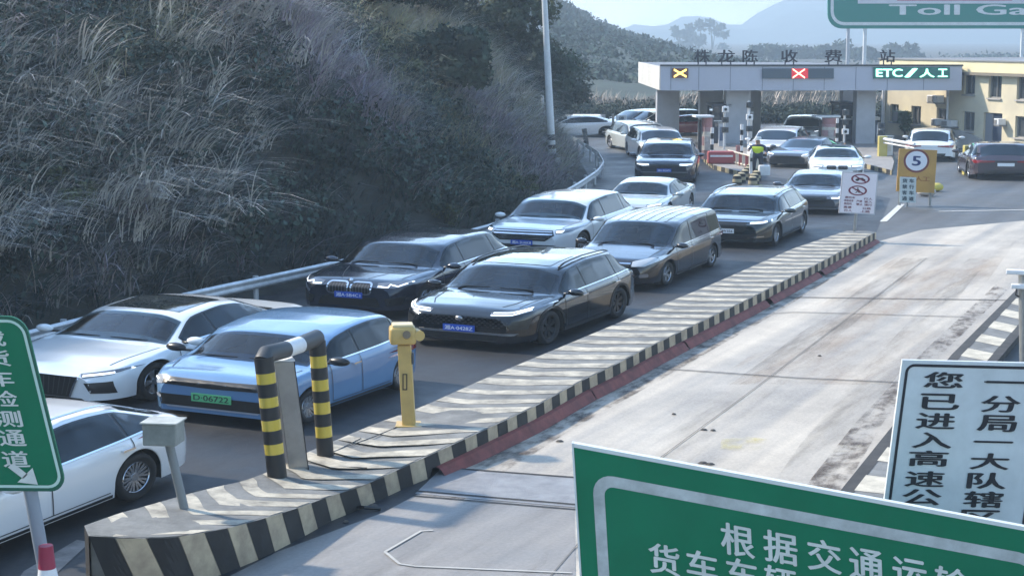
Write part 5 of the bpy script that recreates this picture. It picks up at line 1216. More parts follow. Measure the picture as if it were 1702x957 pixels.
# plaza islands and booths under the canopy
M_KY = mat('kerb_yellow_worn', (.42, .36, .22), .7, var=.3, vscale=3)
def kerb_island(label, px, h, nstr, cat='traffic island'):
    P = [G(x, y, 0) for x, y in px]; t = thing('traffic_island', label, cat, tuple(P[0])); mb = MB()
    mb.hexa(P, [p + Vector((0, 0, h)) for p in P]); mb.build('slab', mat('slab_concrete', (.30, .28, .26), .8, var=.3, vscale=2), t)
    mb = MB(); c = sum(P, Vector()) / len(P)
    for a, b in zip(P, P[1:] + P[:1]):
        d = (b - a); L_ = d.length; d.normalize(); n = Vector((d.y, -d.x, 0)); n = n if n.dot(a - c) > 0 else -n; k = 0; s = 0
        while s < L_: e = min(s + .45, L_); mb.face([a + d * s + n * .006, a + d * e + n * .006, a + d * e + n * .006 + Vector((0, 0, h + .002)), a + d * s + n * .006 + Vector((0, 0, h + .002))], k % 2); s = e; k += 1
    mb.build('striped_kerb', [M_SB, M_KY], t); return t
kerb_island('raised booth island with striped kerb ending beside the traffic officer', [(1168, 268), (1186, 282), (1262, 301), (1268, 286), (1262, 240), (1215, 215), (1160, 215)], .16, 0)
kerb_island('raised booth island with striped kerb left of the yellow building', [(1392, 262), (1400, 270), (1482, 291), (1486, 276), (1470, 240), (1440, 218), (1372, 218)], .16, 0)
M_DG = mat('booth_glass', (.02, .03, .045), .08, coat=1.0); M_BOOTH = mat('booth_blue', (.07, .11, .19), .5); M_DKB = mat('booth_dark', (.045, .05, .065), .5)
def booth(label, px0, px1, Yb, body, z0=.16, ztop=1.7, blue=False):
    xa, xe = (px0 - CX) / F * Yb, (px1 - CX) / F * Yb; c = ((xa + xe) / 2, Yb + 1, 0); w = xe - xa; t = thing('toll_booth', label, 'toll booth', (c[0], Yb, z0), 0, 'toll booths under the canopy')
    mb = MB(); mb.box((c[0], c[1], z0 + .35), (w, 2, .7)); mb.build('lower_wall', body, t, bevel=.02)
    mb = MB(); mb.box((c[0], c[1], (z0 + .7 + ztop) / 2), (w * .94, 1.9, ztop - z0 - .7)); mb.build('glazing', M_DG, t)
    for sx in (-1, 1):
        for sy in (-1, 1): mb = MB(); mb.box((c[0] + sx * w * .48, c[1] + sy * .97, (z0 + .7 + ztop) / 2), (.07, .07, ztop - z0 - .7)); mb.build('corner_post', body, t)
    mb = MB(); mb.box((c[0], c[1], ztop + .06), (w * 1.18, 2.4, .12)); mb.build('roof', M_FEND if blue else M_DKB, t)
    mb = MB(); mb.box((c[0], Yb - .012, z0 + .95), (w * .9, .02, .05)); mb.build('sill', M_WHITE, t); return t
booth('dark glazed booth under the canopy beside the pale pink crash column', 1184, 1212, 74, M_DKB)
booth('dark glazed booth right of the second pink crash column', 1394, 1420, 75.5, M_DKB)
booth('blue booth under the rightmost canopy column', 1420, 1456, 75, M_BOOTH, ztop=1.1, blue=True)
def crash_column(label, px, w, Yb, y0, y1):
    b = G(px, 0.1, 0) if False else Vector(((px - CX) / F * Yb, Yb, .16)); ztop = W(px, y0, Yb).z; t = thing('crash_column', label, 'crash column', tuple(b), 0, 'crash columns before the booths')
    mb = MB(); r_ = w / 2 / F * Yb; n = 9; zz = np.linspace(.16, ztop, n + 1); rs = [r_ * (1.05 if k < n * .6 else .95) for k in range(n + 1)]
    mb.tube([(b.x, b.y, z) for z in zz], rs, 20, mis=[0, 0, 1, 0, 0, 1, 0, 2, 2][:n]); mb.build('column', [mat('pink_worn', (.45, .27, .26), .7, var=.4, vscale=4), mat('cream_worn', (.60, .54, .46), .7, var=.4, vscale=5), mat('pink_deep', (.42, .20, .19), .7, var=.3)], t, smooth=True, auto=40)
    mb = MB(); mb.box((b.x - .15, b.y, ztop + .06), (r_ * 3.2, .7, .07), rz=.1); mb.build('cap', M_WHITE, t)
    mb = MB(); mb.box((b.x - r_ - .06, b.y, (ztop + .16) / 2), (.10, .12, ztop - .3)); mb.build('side_strip', M_BLACK, t)
    mb = MB(); mb.box((b.x, b.y - r_ - .04, ztop * .45), (.22, .10, ztop * .3)); mb.build('warning_plate', mat('plate_pale', (.5, .45, .42), .6, var=.4, vscale=6), t)
crash_column('pale pink worn crash column at the left booth', 1174, 19, 64.5, 196, 275)
crash_column('pink and cream banded crash column in front of the right booth', 1377, 26, 73, 196, 248)
# device poles and signals on the gate islands
for k, (px, Yb, y0, lab) in enumerate(((1203, 70, 176, 'slim device pole with three dark boxes left of the centre column'), (1243, 69, 168, 'slim device pole with dark boxes right of the centre column'), (1402, 70, 182, 'slim device pole beside the right crash column'), (1462, 68, 205, 'slim device pole by the blue booth'))):
    xx = (px - CX) / F * Yb; zt2 = W(px, y0, Yb).z; t = thing('device_pole', lab, 'equipment pole', (xx, Yb, .16)); mb = MB(); mb.tube([(xx, Yb, .16), (xx, Yb, zt2)], .045, 8); mb.build('pole', M_POLE, t)
    for j, f in enumerate((.45, .68, .92)):
        mb = MB(); z = .16 + (zt2 - .16) * f; mb.box((xx + .02, Yb - .09, z), (.26, .16, .22)); dv = mb.build('device_box', (M_DARK, M_DARK, M_WHITE, M_BLACK)[(k + j) % 4], t, bevel=.015)
        mb = MB(); mb.tube([(xx + .02, Yb - .172, z), (xx + .02, Yb - .185, z)], .06, 12); mb.build('lens', mat('device_lens', (.02, .03, .04), .15), dv)
for k, (px, lab) in enumerate(((1175, 'lane lamp under the canopy above the left booth'), (1290, 'lane lamp hanging at the middle of the canopy'), (1345, 'lane lamp hanging right of the canopy middle'), (1437, 'lane lamp under the canopy above the blue booth'))):
    xx = WX(px); t = thing('ceiling_lamp', lab, 'lamp', (xx, YG + 2, zb_)); mb = MB(); mb.box((xx, YG + 2, zb_ - .06), (.9, .25, .10)); mb.build('housing', M_WHITE, t)
    mb = MB(); mb.tube([(xx, YG + 2, zb_), (xx, YG + 2, zb_ - .02)], .03, 6); mb.build('stem', M_STEEL, t)
for k, (px, Yb, lab) in enumerate(((1183, 63.5, 'black and white striped post before the left crash column'), (1390, 71, 'black and white striped post beside the right crash column'), (1232, 66, 'black and white striped post behind the red and cream fence'))):
    xx = (px - CX) / F * Yb; mb = MB(); mb.tube([(xx, Yb, .16 + .2 * q) for q in range(7)], .06, 10, mis=[0, 1, 0, 1, 0, 1]); tag(mb.build('striped_post', [M_BLACK, M_WHITE], smooth=True, auto=50), lab, 'post')
# equipment boxes beside the centre column
for k, (px, py, w, h, m, lab) in enumerate(((1200, 238, 12, 38, M_COL, 'pale tall cabinet beside the centre canopy column'), (1352, 243, 10, 20, M_WHITE, 'small white cylinder-like cabinet between the lanes'), (1472, 262, 20, 30, M_WHITE, 'white square plinth cabinet at the corner of the right island'), (1247, 228, 8, 55, M_DKB, 'dark slim device rack right of the centre canopy column'))):
    Yb = 72 if k != 2 else 66.5; c = W(px, py, Yb); hh = h / F * Yb; ww = w / F * Yb; zb0 = .16
    t = thing('control_cabinet', lab, 'cabinet', (c.x, Yb, zb0)); mb = MB(); mb.box((c.x, Yb, zb0 + hh / 2), (ww, ww * .8, hh)); mb.build('casing', m, t, bevel=.02)
    mb = MB(); mb.box((c.x, Yb, zb0 + hh + .03), (ww * 1.12, ww * .95, .05)); mb.build('lid', M_STEEL, t)
    mb = MB(); mb.box((c.x, Yb - ww * .41, zb0 + hh * .55), (ww * .7, .02, hh * .6)); mb.build('door', M_BOOTH if k == 0 else M_FEND, t)
# red and white fence beside the officer
def barrier(label, a, b, h, n, mm):
    A, B = G(*a), G(*b); A.z = B.z = .16; t = thing('road_barrier', label, 'barrier', tuple(A)); mb = MB()
    for z in (h, h * .15): mb.tube([A + Vector((0, 0, z)), B + Vector((0, 0, z))], .035, 8)
    mb.build('rail', mm[1], t)
    for k in range(n + 1):
        mb = MB(); q = A.lerp(B, k / n); mb.box(q + Vector((0, 0, h / 2)), (.12, .05, h)); mb.build('bar', mm[k % 2], t)
    return t
M_FR = mat('fence_red', (.36, .07, .07), .6); M_FW = mat('fence_cream', (.55, .50, .42), .6)
barrier('red and cream slatted barrier on the island left of the traffic officer', (1210, 277), (1258, 291), .42, 9, (M_FR, M_FW))
mb = MB(); c = G(1198, 272, .16); t = thing('water_barrier', 'solid pink red road barrier block beside the left booth', 'barrier', tuple(c))
mb.box(c + Vector((0, 0, .22)), (.95, .4, .44)); mb.build('block', M_FR, t, bevel=.05); mb = MB(); mb.box(c + Vector((0, -.21, .28)), (.8, .02, .07)); mb.build('band', M_WHITE, t)
mb = MB(); mb.box(c + Vector((.62, .1, .32)), (.14, .14, .64)); mb.build('end_post', mat('pink_deep', (.42, .2, .19)), t)
# string of little bollards curving out of the island
for (lst, lab) in ((((1253, 274), (1250, 280), (1247, 286), (1243, 291), (1238, 296), (1232, 301), (1225, 305)), 'left'), (((1258, 293), (1257, 298), (1254, 303), (1251, 308)), 'right')):
    for k, (x, y) in enumerate(lst):
        g = G(x, y + 3); o = MB(); o.tube([(g.x, g.y, 0), (g.x, g.y, .10), (g.x, g.y, .2), (g.x, g.y, .3), (g.x, g.y, .34)], [.15, .15, .14, .13, .06], 14, mis=[0, 1, 0, 1])
        tag(o.build('bollard', [M_SB, M_KY], smooth=True, auto=50), 'short banded bollard in the %s of two curving rows by the officer' % ('longer left' if lab == 'left' else 'shorter right'), 'bollard', 'bollards in curving rows, %s row' % lab)

# ------------------------------------------------------------------ yellow office building
A0, B0 = G(1467, 233), G(1800, 266); Ud = (B0 - A0); Ud.z = 0; Lb = Ud.length; Ud.normalize(); Nb = Vector((Ud.y, -Ud.x, 0)); Nb = Nb if Nb.y < 0 else -Nb
def wallp(x, y, out=0.0):
    d = ray(x, y); o = A0 + Nb * out; tt = (o - Vector((0, 0, CAM_H))).dot(Nb) / d.dot(Nb); return Vector((0, 0, CAM_H)) + d * tt
M_YW = mat('wall_yellow', (.66, .59, .42), .85, var=.10, vscale=.7, dirt=(.50, .45, .34)); M_PAR = mat('parapet_cream', (.72, .63, .40), .8, var=.12, vscale=1); M_WIN = mat('window_dark', (.05, .06, .07), .15, coat=.6); M_FRM = mat('window_frame_grey', (.22, .22, .22), .5); M_PLINTH = mat('plinth_grey', (.42, .40, .38), .85, var=.3, vscale=1.5)
bld = thing('office_building', 'two storey yellow office building with dark windows at the right of the plaza', 'building', tuple(A0))
zt_ = W(1500, 99, A0.y).z; zw = 3.05
def wbox(mb, s0, s1, z0, z1, o0, o1):
    a, b = A0 + Ud * s0, A0 + Ud * s1; base = [a + Nb * o0, b + Nb * o0, b + Nb * o1, a + Nb * o1]
    mb.hexa([Vector((p.x, p.y, z0)) for p in base], [Vector((p.x, p.y, z1)) for p in base]); return mb
def rect_s(x0, y0, x1, y1, o=0):
    a, b = wallp(x0, y0, o), wallp(x1, y1, o); return (a - A0).dot(Ud), (b - A0).dot(Ud), b.z, a.z
opens = [rect_s(*r_) for r_ in ((1603, 119, 1620, 158), (1644, 123, 1664, 164), (1691, 125, 1714, 167), (1480, 173, 1493, 203), (1515, 176, 1530, 208), (1557, 180, 1574, 213), (1600, 185, 1619, 219), (1635, 187, 1664, 243), (1688, 193, 1716, 231))]
wbox(mb := MB(), 0, Lb, 0, zw, -9, -.22); mb.build('core', M_YW, bld)
# front wall with real openings: vertical strips
mb = MB(); cuts = sorted(set([0, Lb] + [v for o_ in opens for v in o_[:2]]))
for a, b in zip(cuts, cuts[1:]):
    mid = (a + b) / 2; hs = sorted([(o_[2], o_[3]) for o_ in opens if o_[0] <= mid <= o_[1]]); z = 0
    for l, h_ in hs:
        if l > z + .01: wbox(mb, a, b, z, l, -.218, 0)
        z = h_
    wbox(mb, a, b, z, zw, -.218, 0)
mb.build('wall', M_YW, bld)
mb = MB(); wbox(mb, -.15, Lb, zw + .003, zw + .12, -9, .30); mb.build('cornice', mat('cornice_dark', (.20, .17, .13), .7), bld)
mb = MB(); wbox(mb, -.1, Lb, zw + .123, zt_, -9, .22); mb.build('parapet', M_PAR, bld)
mb = MB(); wbox(mb, -.15, Lb, zt_ + .003, zt_ + .06, -9, .27); mb.build('roof_edge', M_FRM, bld)
for k, (a, b, l, h_) in enumerate(opens):
    if k == 7:
        mb = MB(); wbox(mb, a + .03, b - .03, l, h_ - .03, -.20, -.12); d_ = mb.build('door', mat('door_blue', (.03, .05, .09), .5), bld)
        mb = MB(); wbox(mb, a + .03, a + (b - a) * .4, l, h_ - .03, -.118, -.09); x_ = mb.build('door_leaf', mat('door_grey', (.22, .23, .25), .5), d_)
        for v in (0,): pass
        continue
    mb = MB(); wbox(mb, a, b, l, h_, -.20, -.16); w_ = mb.build('window', M_WIN, bld)
    mb = MB(); wbox(mb, a, a + .05, l, h_, -.158, -.10); wbox(mb, b - .05, b, l, h_, -.158, -.10); wbox(mb, a + .05, b - .05, h_ - .05, h_, -.158, -.10); wbox(mb, a + .05, b - .05, l, l + .05, -.158, -.10); wbox(mb, (a + b) / 2 - .02, (a + b) / 2 + .02, l + .05, h_ - .05, -.158, -.10)
    mb.build('window_frame', M_FRM, bld)
    mb = MB(); wbox(mb, a - .04, b + .04, l - .06, l - .003, .003, .08); mb.build('window_sill', M_PLINTH, bld)
s0, s1, _, _ = rect_s(1578, 205, 1632, 245); mb = MB(); a_ = A0 + Ud * s0; zz = wallp(1585, 212).z; q = [(s0, 0), (s1, 0), (s1, .45), (s1 - .7, zz * .75), (s0, zz)]
mb.hexa([A0 + Ud * s + Nb * .004 + Vector((0, 0, z)) for s, z in q], [A0 + Ud * s + Nb * .16 + Vector((0, 0, z)) for s, z in q]); mb.build('ramp_wall', M_PLINTH, bld)
mb = MB(); wbox(mb, 0, rect_s(1634, 1, 1635, 2)[0], 0, .28, .003, .07); mb.build('plinth', M_PLINTH, bld)
for i, (x0_, y0_, x1_, y1_) in enumerate(((1554, 158, 1571, 171), (1561, 197, 1571, 208), (1577, 199, 1594, 211), (1497, 184, 1511, 204), (1666, 197, 1674, 208))):
    a, b, l, h_ = rect_s(x0_, y0_, x1_, y1_); mb = MB(); wbox(mb, a, b, l, h_, .06, .42); ac = mb.build('air_conditioner', M_WHITE if i != 3 else mat('green_box', (.10, .16, .11), .6), bld, bevel=.02)
    mb = MB(); wbox(mb, a + (b - a) * .12, a + (b - a) * .62, l + .04, h_ - .04, .423, .44); f_ = mb.build('fan_grille', M_FRM, ac)
    mb = MB(); wbox(mb, a, b, l - .05, l - .003, .003, .40); mb.build('bracket', M_FRM, bld)
mb = MB(); q = wallp(1577, 120, .08); mb.tube([(q.x, q.y, 0), (q.x, q.y, zw - .02)], .05, 8); mb.build('downpipe', M_WHITE, bld)
mb = MB(); q = A0 + Nb * .08 + Ud * .1; mb.tube([(q.x, q.y, 0), (q.x, q.y, zw - .02)], .08, 8); mb.build('downpipe', M_WHITE, bld)

# ------------------------------------------------------------------ rising arms and the kit at the right
def arm(label, a, b, Ya, zpost=.9):
    A, B = W(a[0], a[1], Ya), W(b[0], b[1], Ya - 1.5); t = thing('barrier_arm', label, 'barrier arm', (A.x, A.y, 0))
    mb = MB(); mb.tube([A, B], .06, 8); mb.tube([A + Vector((0, 0, -.14)), B + Vector((0, 0, -.14))], .035, 6); mb.build('boom', M_WHITE, t)
    mb = MB(); mb.box((A.x, A.y + .1, (A.z + .1) / 2), (.32, .3, A.z + .1)); mb.build('drive_housing', mat('yellow_housing', (.5, .42, .12), .5), t, bevel=.02); return t
arm('long white boom slanting down in front of the dark car at the right', (1611, 247), (1720, 268), 59)
arm('shorter white boom in front of the yellow building left of the orange sign', (1468, 231), (1520, 240), 66)
# plaza left: notice posts, canopy shelter, vehicles far off
b = G(1033, 226); t = thing('notice_sign', 'upright white notice board with lettering far beyond the queue at the left of the gate', 'sign', tuple(b)); pn = Panel(W(1024, 192, b.y), W(1042, 192, b.y), W(1024, 224, b.y))
mb = MB(); pn.slab(mb, 0, 0, 1, 1, 0, -.08, 0); mb.build('panel', M_SWHITE, t); mb = MB()
for k, ch in enumerate('停车检查'): glyph_on(mb, ch, pn.fn(.01), (.25, .06 + .235 * k, .75, .24 + .235 * k), bold=.04)
mb.build('lettering', mat('letter_grey', (.05, .08, .10)), t); mb = MB(); mb.box(pn.at(.5, 1.02, -.04), (.3, .3, .15)); mb.build('foot', M_STEEL, t)
for k, (px, y0, y1, lab) in enumerate(((975, 214, 243, 'dark slanted post at the start of the guard rail bend'), (1019, 190, 232, 'thin grey post left of the far white notice board'), (1110, 110, 228, 'slender dark pole in front of the left gate column'))):
    g = G(px, y1); q = W(px - (4 if k == 0 else 0), y0, g.y); mb = MB(); mb.tube([g, q], .11 if k == 0 else .06, 8); tag(mb.build('post', M_DARK if k == 0 else M_STEEL), lab, 'post')
t = thing('shelter', 'low white flat roofed shelter far off at the left of the plaza', 'shelter', tuple(G(968, 222))); Ysh = 88
mb = MB(); a, b = W(936, 205, Ysh), W(1012, 205, Ysh); mb.box(((a.x + b.x) / 2, Ysh, a.z), (b.x - a.x, 3, .14)); mb.build('roof', M_WHITE, t)
mb = MB(); a2, b2 = W(953, 194, Ysh), W(999, 194, Ysh); mb.box(((a2.x + b2.x) / 2, Ysh + .5, a2.z), (b2.x - a2.x, 1.6, .12)); mb.build('upper_roof', M_WHITE, t)
for px in (942, 968, 985, 1006):
    q = W(px, 205, Ysh); mb = MB(); mb.box((q.x, Ysh - 1, q.z / 2), (.12, .12, q.z - .14)); mb.build('post', M_WHITE, t)
mb = MB(); mb.box(((a.x + b.x) / 2, Ysh + 1.2, .35), ((b.x - a.x) * .9, .1, .7)); mb.build('back_wall', M_PLINTH, t)
# low pale wall / parapet behind the plaza
A, B = G(1060, 214), G(1165, 214); t = thing('boundary_wall', 'low pale wall with dark gaps at the back of the plaza', 'wall', tuple(A)); mb = MB(); mb.box((A + B) / 2 + Vector((0, 0, .22)), ((B - A).length + 4, .3, .44)); mb.build('wall', M_FEND, t)
mb = MB()
for k in range(12): q = A.lerp(B, k / 11); mb.box(q + Vector((0, -.16, .2)), (.22, .03, .2))
mb.build('openings', M_DARK, t)

# dark vegetated bank behind the canopy and its pampas plumes
bank = [(900, 190), (940, 172), (985, 160), (1060, 165), (1140, 158), (1180, 160), (1260, 150), (1340, 148), (1420, 152), (1480, 158), (1600, 150), (1760, 150)]
ridge('bank', bank, 106, 9, .35, (.045, .050, .042), 31, .35)
r = np.random.default_rng(77); n = 2600; px = np.concatenate([r.uniform(925, 1175, 1900), r.uniform(1255, 1480, 700)]); Yp = r.uniform(99, 105, n); X = (px - CX) / F * Yp
z0 = np.interp(px, [p[0] for p in bank], [W(p[0], p[1], 106).z for p in bank]) - 1.2 + (Yp - 102) * .12 + r.normal(0, .2, n)
V, Fq, C = blades(np.stack([X, Yp, z0], 1), r.uniform(-.9, .9, n), r.uniform(.7, 1.5, n), r.uniform(.05, .5, n), r.uniform(.06, .14, n), np.array([.42, .36, .31]) * r.uniform(.35, 1.3, (n, 1)), seg=4)
o = mesh_np('pampas_grass', V, Fq, C, M_LEAFY); tag(o, 'pale pinkish pampas plumes growing on the bank behind the plaza', 'pampas grass', kind='stuff')
n = 1600; px = r.uniform(905, 1600, n); Yp = r.uniform(94, 104, n); z0 = (W(1000, 175, 100).z) * r.uniform(.05, .8, n)
V, Fq, C = leaves(np.stack([(px - CX) / F * Yp, Yp, z0], 1), r.uniform(.4, .9, n), 60, .09, np.array([[.035, .048, .036]]) * r.uniform(.4, 1.8, (n, 1)), 9)
o = mesh_np('bank_undergrowth', V, Fq, C, M_LEAFY); tag(o, 'dark bushes covering the bank behind the toll gate', 'undergrowth', kind='stuff')
# potted shrub by the building
t = thing('shrub', 'small dark green bush against the yellow wall of the office building', 'shrub', tuple(wallp(1504, 226, .6)))
p = wallp(1504, 226, .6); p.z = 0; mb = MB(); mb.tube([(p.x, p.y, 0), (p.x, p.y, .9)], .05, 6); mb.build('stems', M_BARK, t)
V, Fq, C = leaves(np.array([[0, 0, z - t.location.z] for z in (.7, 1.0, 1.25)]), np.array([.28, .34, .26]), 260, .06, np.array([[.03, .07, .04]] * 3), 5); mesh_np('foliage', V, Fq, C, M_LEAFY, t)
# ------------------------------------------------------------------ the cars
P_WHITE = paint('white', (.78, .79, .80)); P_PEARL = paint('pearl', (.76, .79, .80)); P_BLUE = paint('blue_ev', (.12, .24, .42)); P_BLACK = paint('black', (.006, .008, .012), .12)
P_DKBLUE = paint('dark_blue', (.008, .014, .030), .15); P_GREY = paint('bronze_grey', (.014, .012, .015), .2, .1); P_SILVER = paint('silver', (.50, .54, .54), .25, .2); P_DKGREEN = paint('dark_slate', (.015, .022, .024), .15); P_DIM = paint('steel', (.08, .085, .10), .2, .3)
SE = CarShape(4.95, 1.86, 1.46, 2.83, .98, .345, 'sedan')
EV = CarShape(3.95, 1.72, 1.58, 2.56, .68, .31, 'hatch')
XS = CarShape(4.75, 1.90, 1.68, 2.86, .88, .37, 'suv')
SU = CarShape(4.80, 1.93, 1.68, 2.82, .95, .38, 'suv', wroof=.78)
ED = CarShape(4.85, 1.93, 1.74, 2.85, .98, .37, 'suv')
MV = CarShape(4.80, 1.82, 1.76, 2.80, .92, .335, 'mpv')
VO = CarShape(4.88, 1.90, 1.66, 2.90, .90, .37, 'suv')
RR_ = CarShape(5.0, 2.02, 1.87, 2.92, .90, .39, 'suv', hood0=1.06, nose=.92, cowl=(1.30, 1.22), belt=((.0, .72), (.12, .93), (.35, 1.02), (1.35, 1.14), (2.4, 1.16), (4.4, 1.2), (4.9, 1.12), (5.0, .9)))
WG = CarShape(4.85, 1.84, 1.48, 2.78, .95, .355, 'sedan', rr=(3.85, 1.42), rw=(4.55, 1.12), toptail=[(4.55, 1.12), (4.75, 1.04), (4.85, .85)])
loc, ang, sc = place_F(WG, (218, 831), 23, 'R')
make_car('parked_car', 'white car at lower left seen from its rear quarter beside the island nose', WG, loc, ang, P_WHITE, sc, style='ten', rear=tail_any, rails='chrome', front=face_small, rearplate=True)
loc, ang, sc = place_F(SE, (250, 664), 25, sc=(1.0, 1.2, 1.04))
make_car('saloon_car', 'big white saloon with dark sunroof and wide ribbed grille behind the left green sign', SE, loc, ang, P_PEARL, sc, front=face_sedan_big, rear=tail_any, sunroof=True, style='five')
loc, ang, sc = place_FR(EV, (507, 703), (659, 647), 1.25)
make_car('electric_car', 'small light blue electric hatchback with green plate behind the banded posts', EV, loc, ang, P_BLUE, sc, front=face_ev, rear=tail_any, trim_chrome=True, style='ten', plate=('D·06722', M_PLG, M_PLK, .49, True))
loc, ang, sc = place_F(XS, (704, 520), 24, sc=(1, 1.14, 1))
make_car('suv_car', 'black car with twin rounded chrome grilles behind the light blue hatchback', XS, loc, ang, P_DKBLUE, sc, front=face_x, rear=tail_any, style='five', rim=M_RIM, plate=('湘A·5B4C1', M_PLB, M_PLW, .55, False))
loc, ang, sc = place_FR(SU, (905, 572), (1020, 528), 1.15)
make_car('suv_car', 'glossy black SUV with slim double light strips alongside the long striped island', SU, loc, ang, P_BLACK, sc, front=face_suv, rear=tail_any, rails='black', style='ygrid', rim=M_RIMDARK, sunroof=True, plate=('湘A·0428Z', M_PLB, M_PLW, .48, False), lower_trim=True)
loc, ang, sc = place_F(ED, (962, 424), 23, sc=(1, 1.08, 1))
make_car('suv_car', 'white SUV with chrome barred grille beside the guard rail', ED, loc, ang, P_PEARL, sc, front=face_edge, rear=tail_any, style='five', plate=('湘A·2U6K8', M_PLB, M_PLW, .50, False))
loc, ang, sc = place_FR(MV, (1103, 475), (1177, 443.5))
make_car('minivan', 'brownish grey people carrier with ribbed pale roof beside the long island', MV, loc, ang, P_GREY, sc, front=face_mpv, rear=tail_any, ribs=True, style='five', plate=('湘A·7R3D5', M_PLB, M_PLW, .46, False))
loc, ang, sc = place_F(SE, (1106, 369), 17)
make_car('saloon_car', 'pale silver saloon between the white SUV and the people carrier', SE, loc, ang, P_SILVER, sc, front=face_small, rear=tail_any, style='five')
loc, ang, sc = place_C((1119, 304), 8)
make_car('suv_car', 'dark blue boxy SUV with bright headlights facing the camera', RR_, (loc[0], loc[1] + 2.0, loc[2]), ang, P_DKBLUE, sc, front=face_rr, rear=tail_any, style='five', plate=('湘A·8Q6P2', M_PLB, M_PLW, .62, False))
loc, ang, sc = place_FR(VO, (1284, 408), (1328, 387), 1.12)
make_car('estate_car', 'black car with a long chrome strip above its grille behind the people carrier', VO, loc, ang, P_DKGREEN, sc, front=face_volvo, rear=tail_any, rails='chrome', style='ten', plate=('湘B·0W1E6', M_PLW, M_INK, .56, False))
loc, ang, sc = place_F(SE, (1402, 352), 15)
make_car('saloon_car', 'dark saloon with bright bonnet partly hidden by the white notice board', SE, loc, ang, P_DIM, sc, front=face_merc, rear=tail_any, style='ten')
loc, ang, sc = place_C((1388, 290), 9)
make_car('saloon_car', 'silvery white saloon with a dark sunroof nearest the right booth island', SE, loc, ang, P_PEARL, sc, front=face_bm, rear=tail_any, style='five', sunroof=True)
loc, ang, sc = place_C((1340, 272), 26)
make_car('saloon_car', 'dark saloon squeezed between the white SUV and the silvery saloon', SE, loc, ang, P_DIM, sc, front=face_small, rear=tail_any, style='five', detail=1)
loc, ang, sc = place_C((1295, 262), 18)
make_car('suv_car', 'white SUV coming out of the gate behind the traffic officer', ED, loc, ang, P_WHITE, sc, front=face_small, rear=tail_any, style='five', detail=1)
loc, ang, sc = place_C((1092, 262), -6)
make_car('suv_car', 'white hatchback directly behind the dark blue boxy SUV', ED, loc, ang, P_WHITE, sc, front=face_small, rear=tail_any, style='five', detail=1)
loc, ang, sc = place_C((1066, 249), -14)
make_car('saloon_car', 'pale car with shaded dark front farthest back in the left queue', ED, loc, ang, P_SILVER, sc, front=face_small, rear=tail_any, style='five', detail=1)
loc, ang, sc = place_C((1336, 236), 12)
make_car('suv_car', 'white roofed car still inside the gate lane between the booths', ED, loc, ang, P_WHITE, sc, front=face_small, rear=tail_any, style='five', detail=1)
CL = 'cars driving away on the right'
loc, ang, sc = place_C((1549, 262), 196)
make_car('suv_car', 'silvery white SUV driving away behind the orange speed sign', ED, loc, ang, P_PEARL, sc, front=face_small, rear=tail_any, style='five', detail=2, group=CL)
loc, ang, sc = place_C((1655, 292), 187, (.85, 1.18, 1.05))
make_car('suv_car', 'dark reddish grey SUV seen from behind at the right under the white boom', XS, loc, ang, paint('plum', (.05, .035, .045)), sc, front=face_small, rear=tail_any, style='five', detail=2, group=CL, rearplate='w')
FG = 'vehicles far behind the plaza'
for (x, y, a, shp, m, lab) in ((1131, 224, 80, SE, paint('red', (.30, .02, .03)), 'small red car far off at the foot of the left gate column'), (1064, 222, 60, MV, P_DIM, 'dark van far off left of the gate column'), (1088, 223, 60, MV, P_SILVER, 'grey van far off beside the gate column'), (955, 226, 85, SE, P_WHITE, 'white car parked far off beside the flat roofed shelter')):
    loc, ang, sc = place_C((x, y), a); make_car('parked_car', lab, shp, loc, ang, m, sc, front=face_small, detail=1, style='five', group=FG)

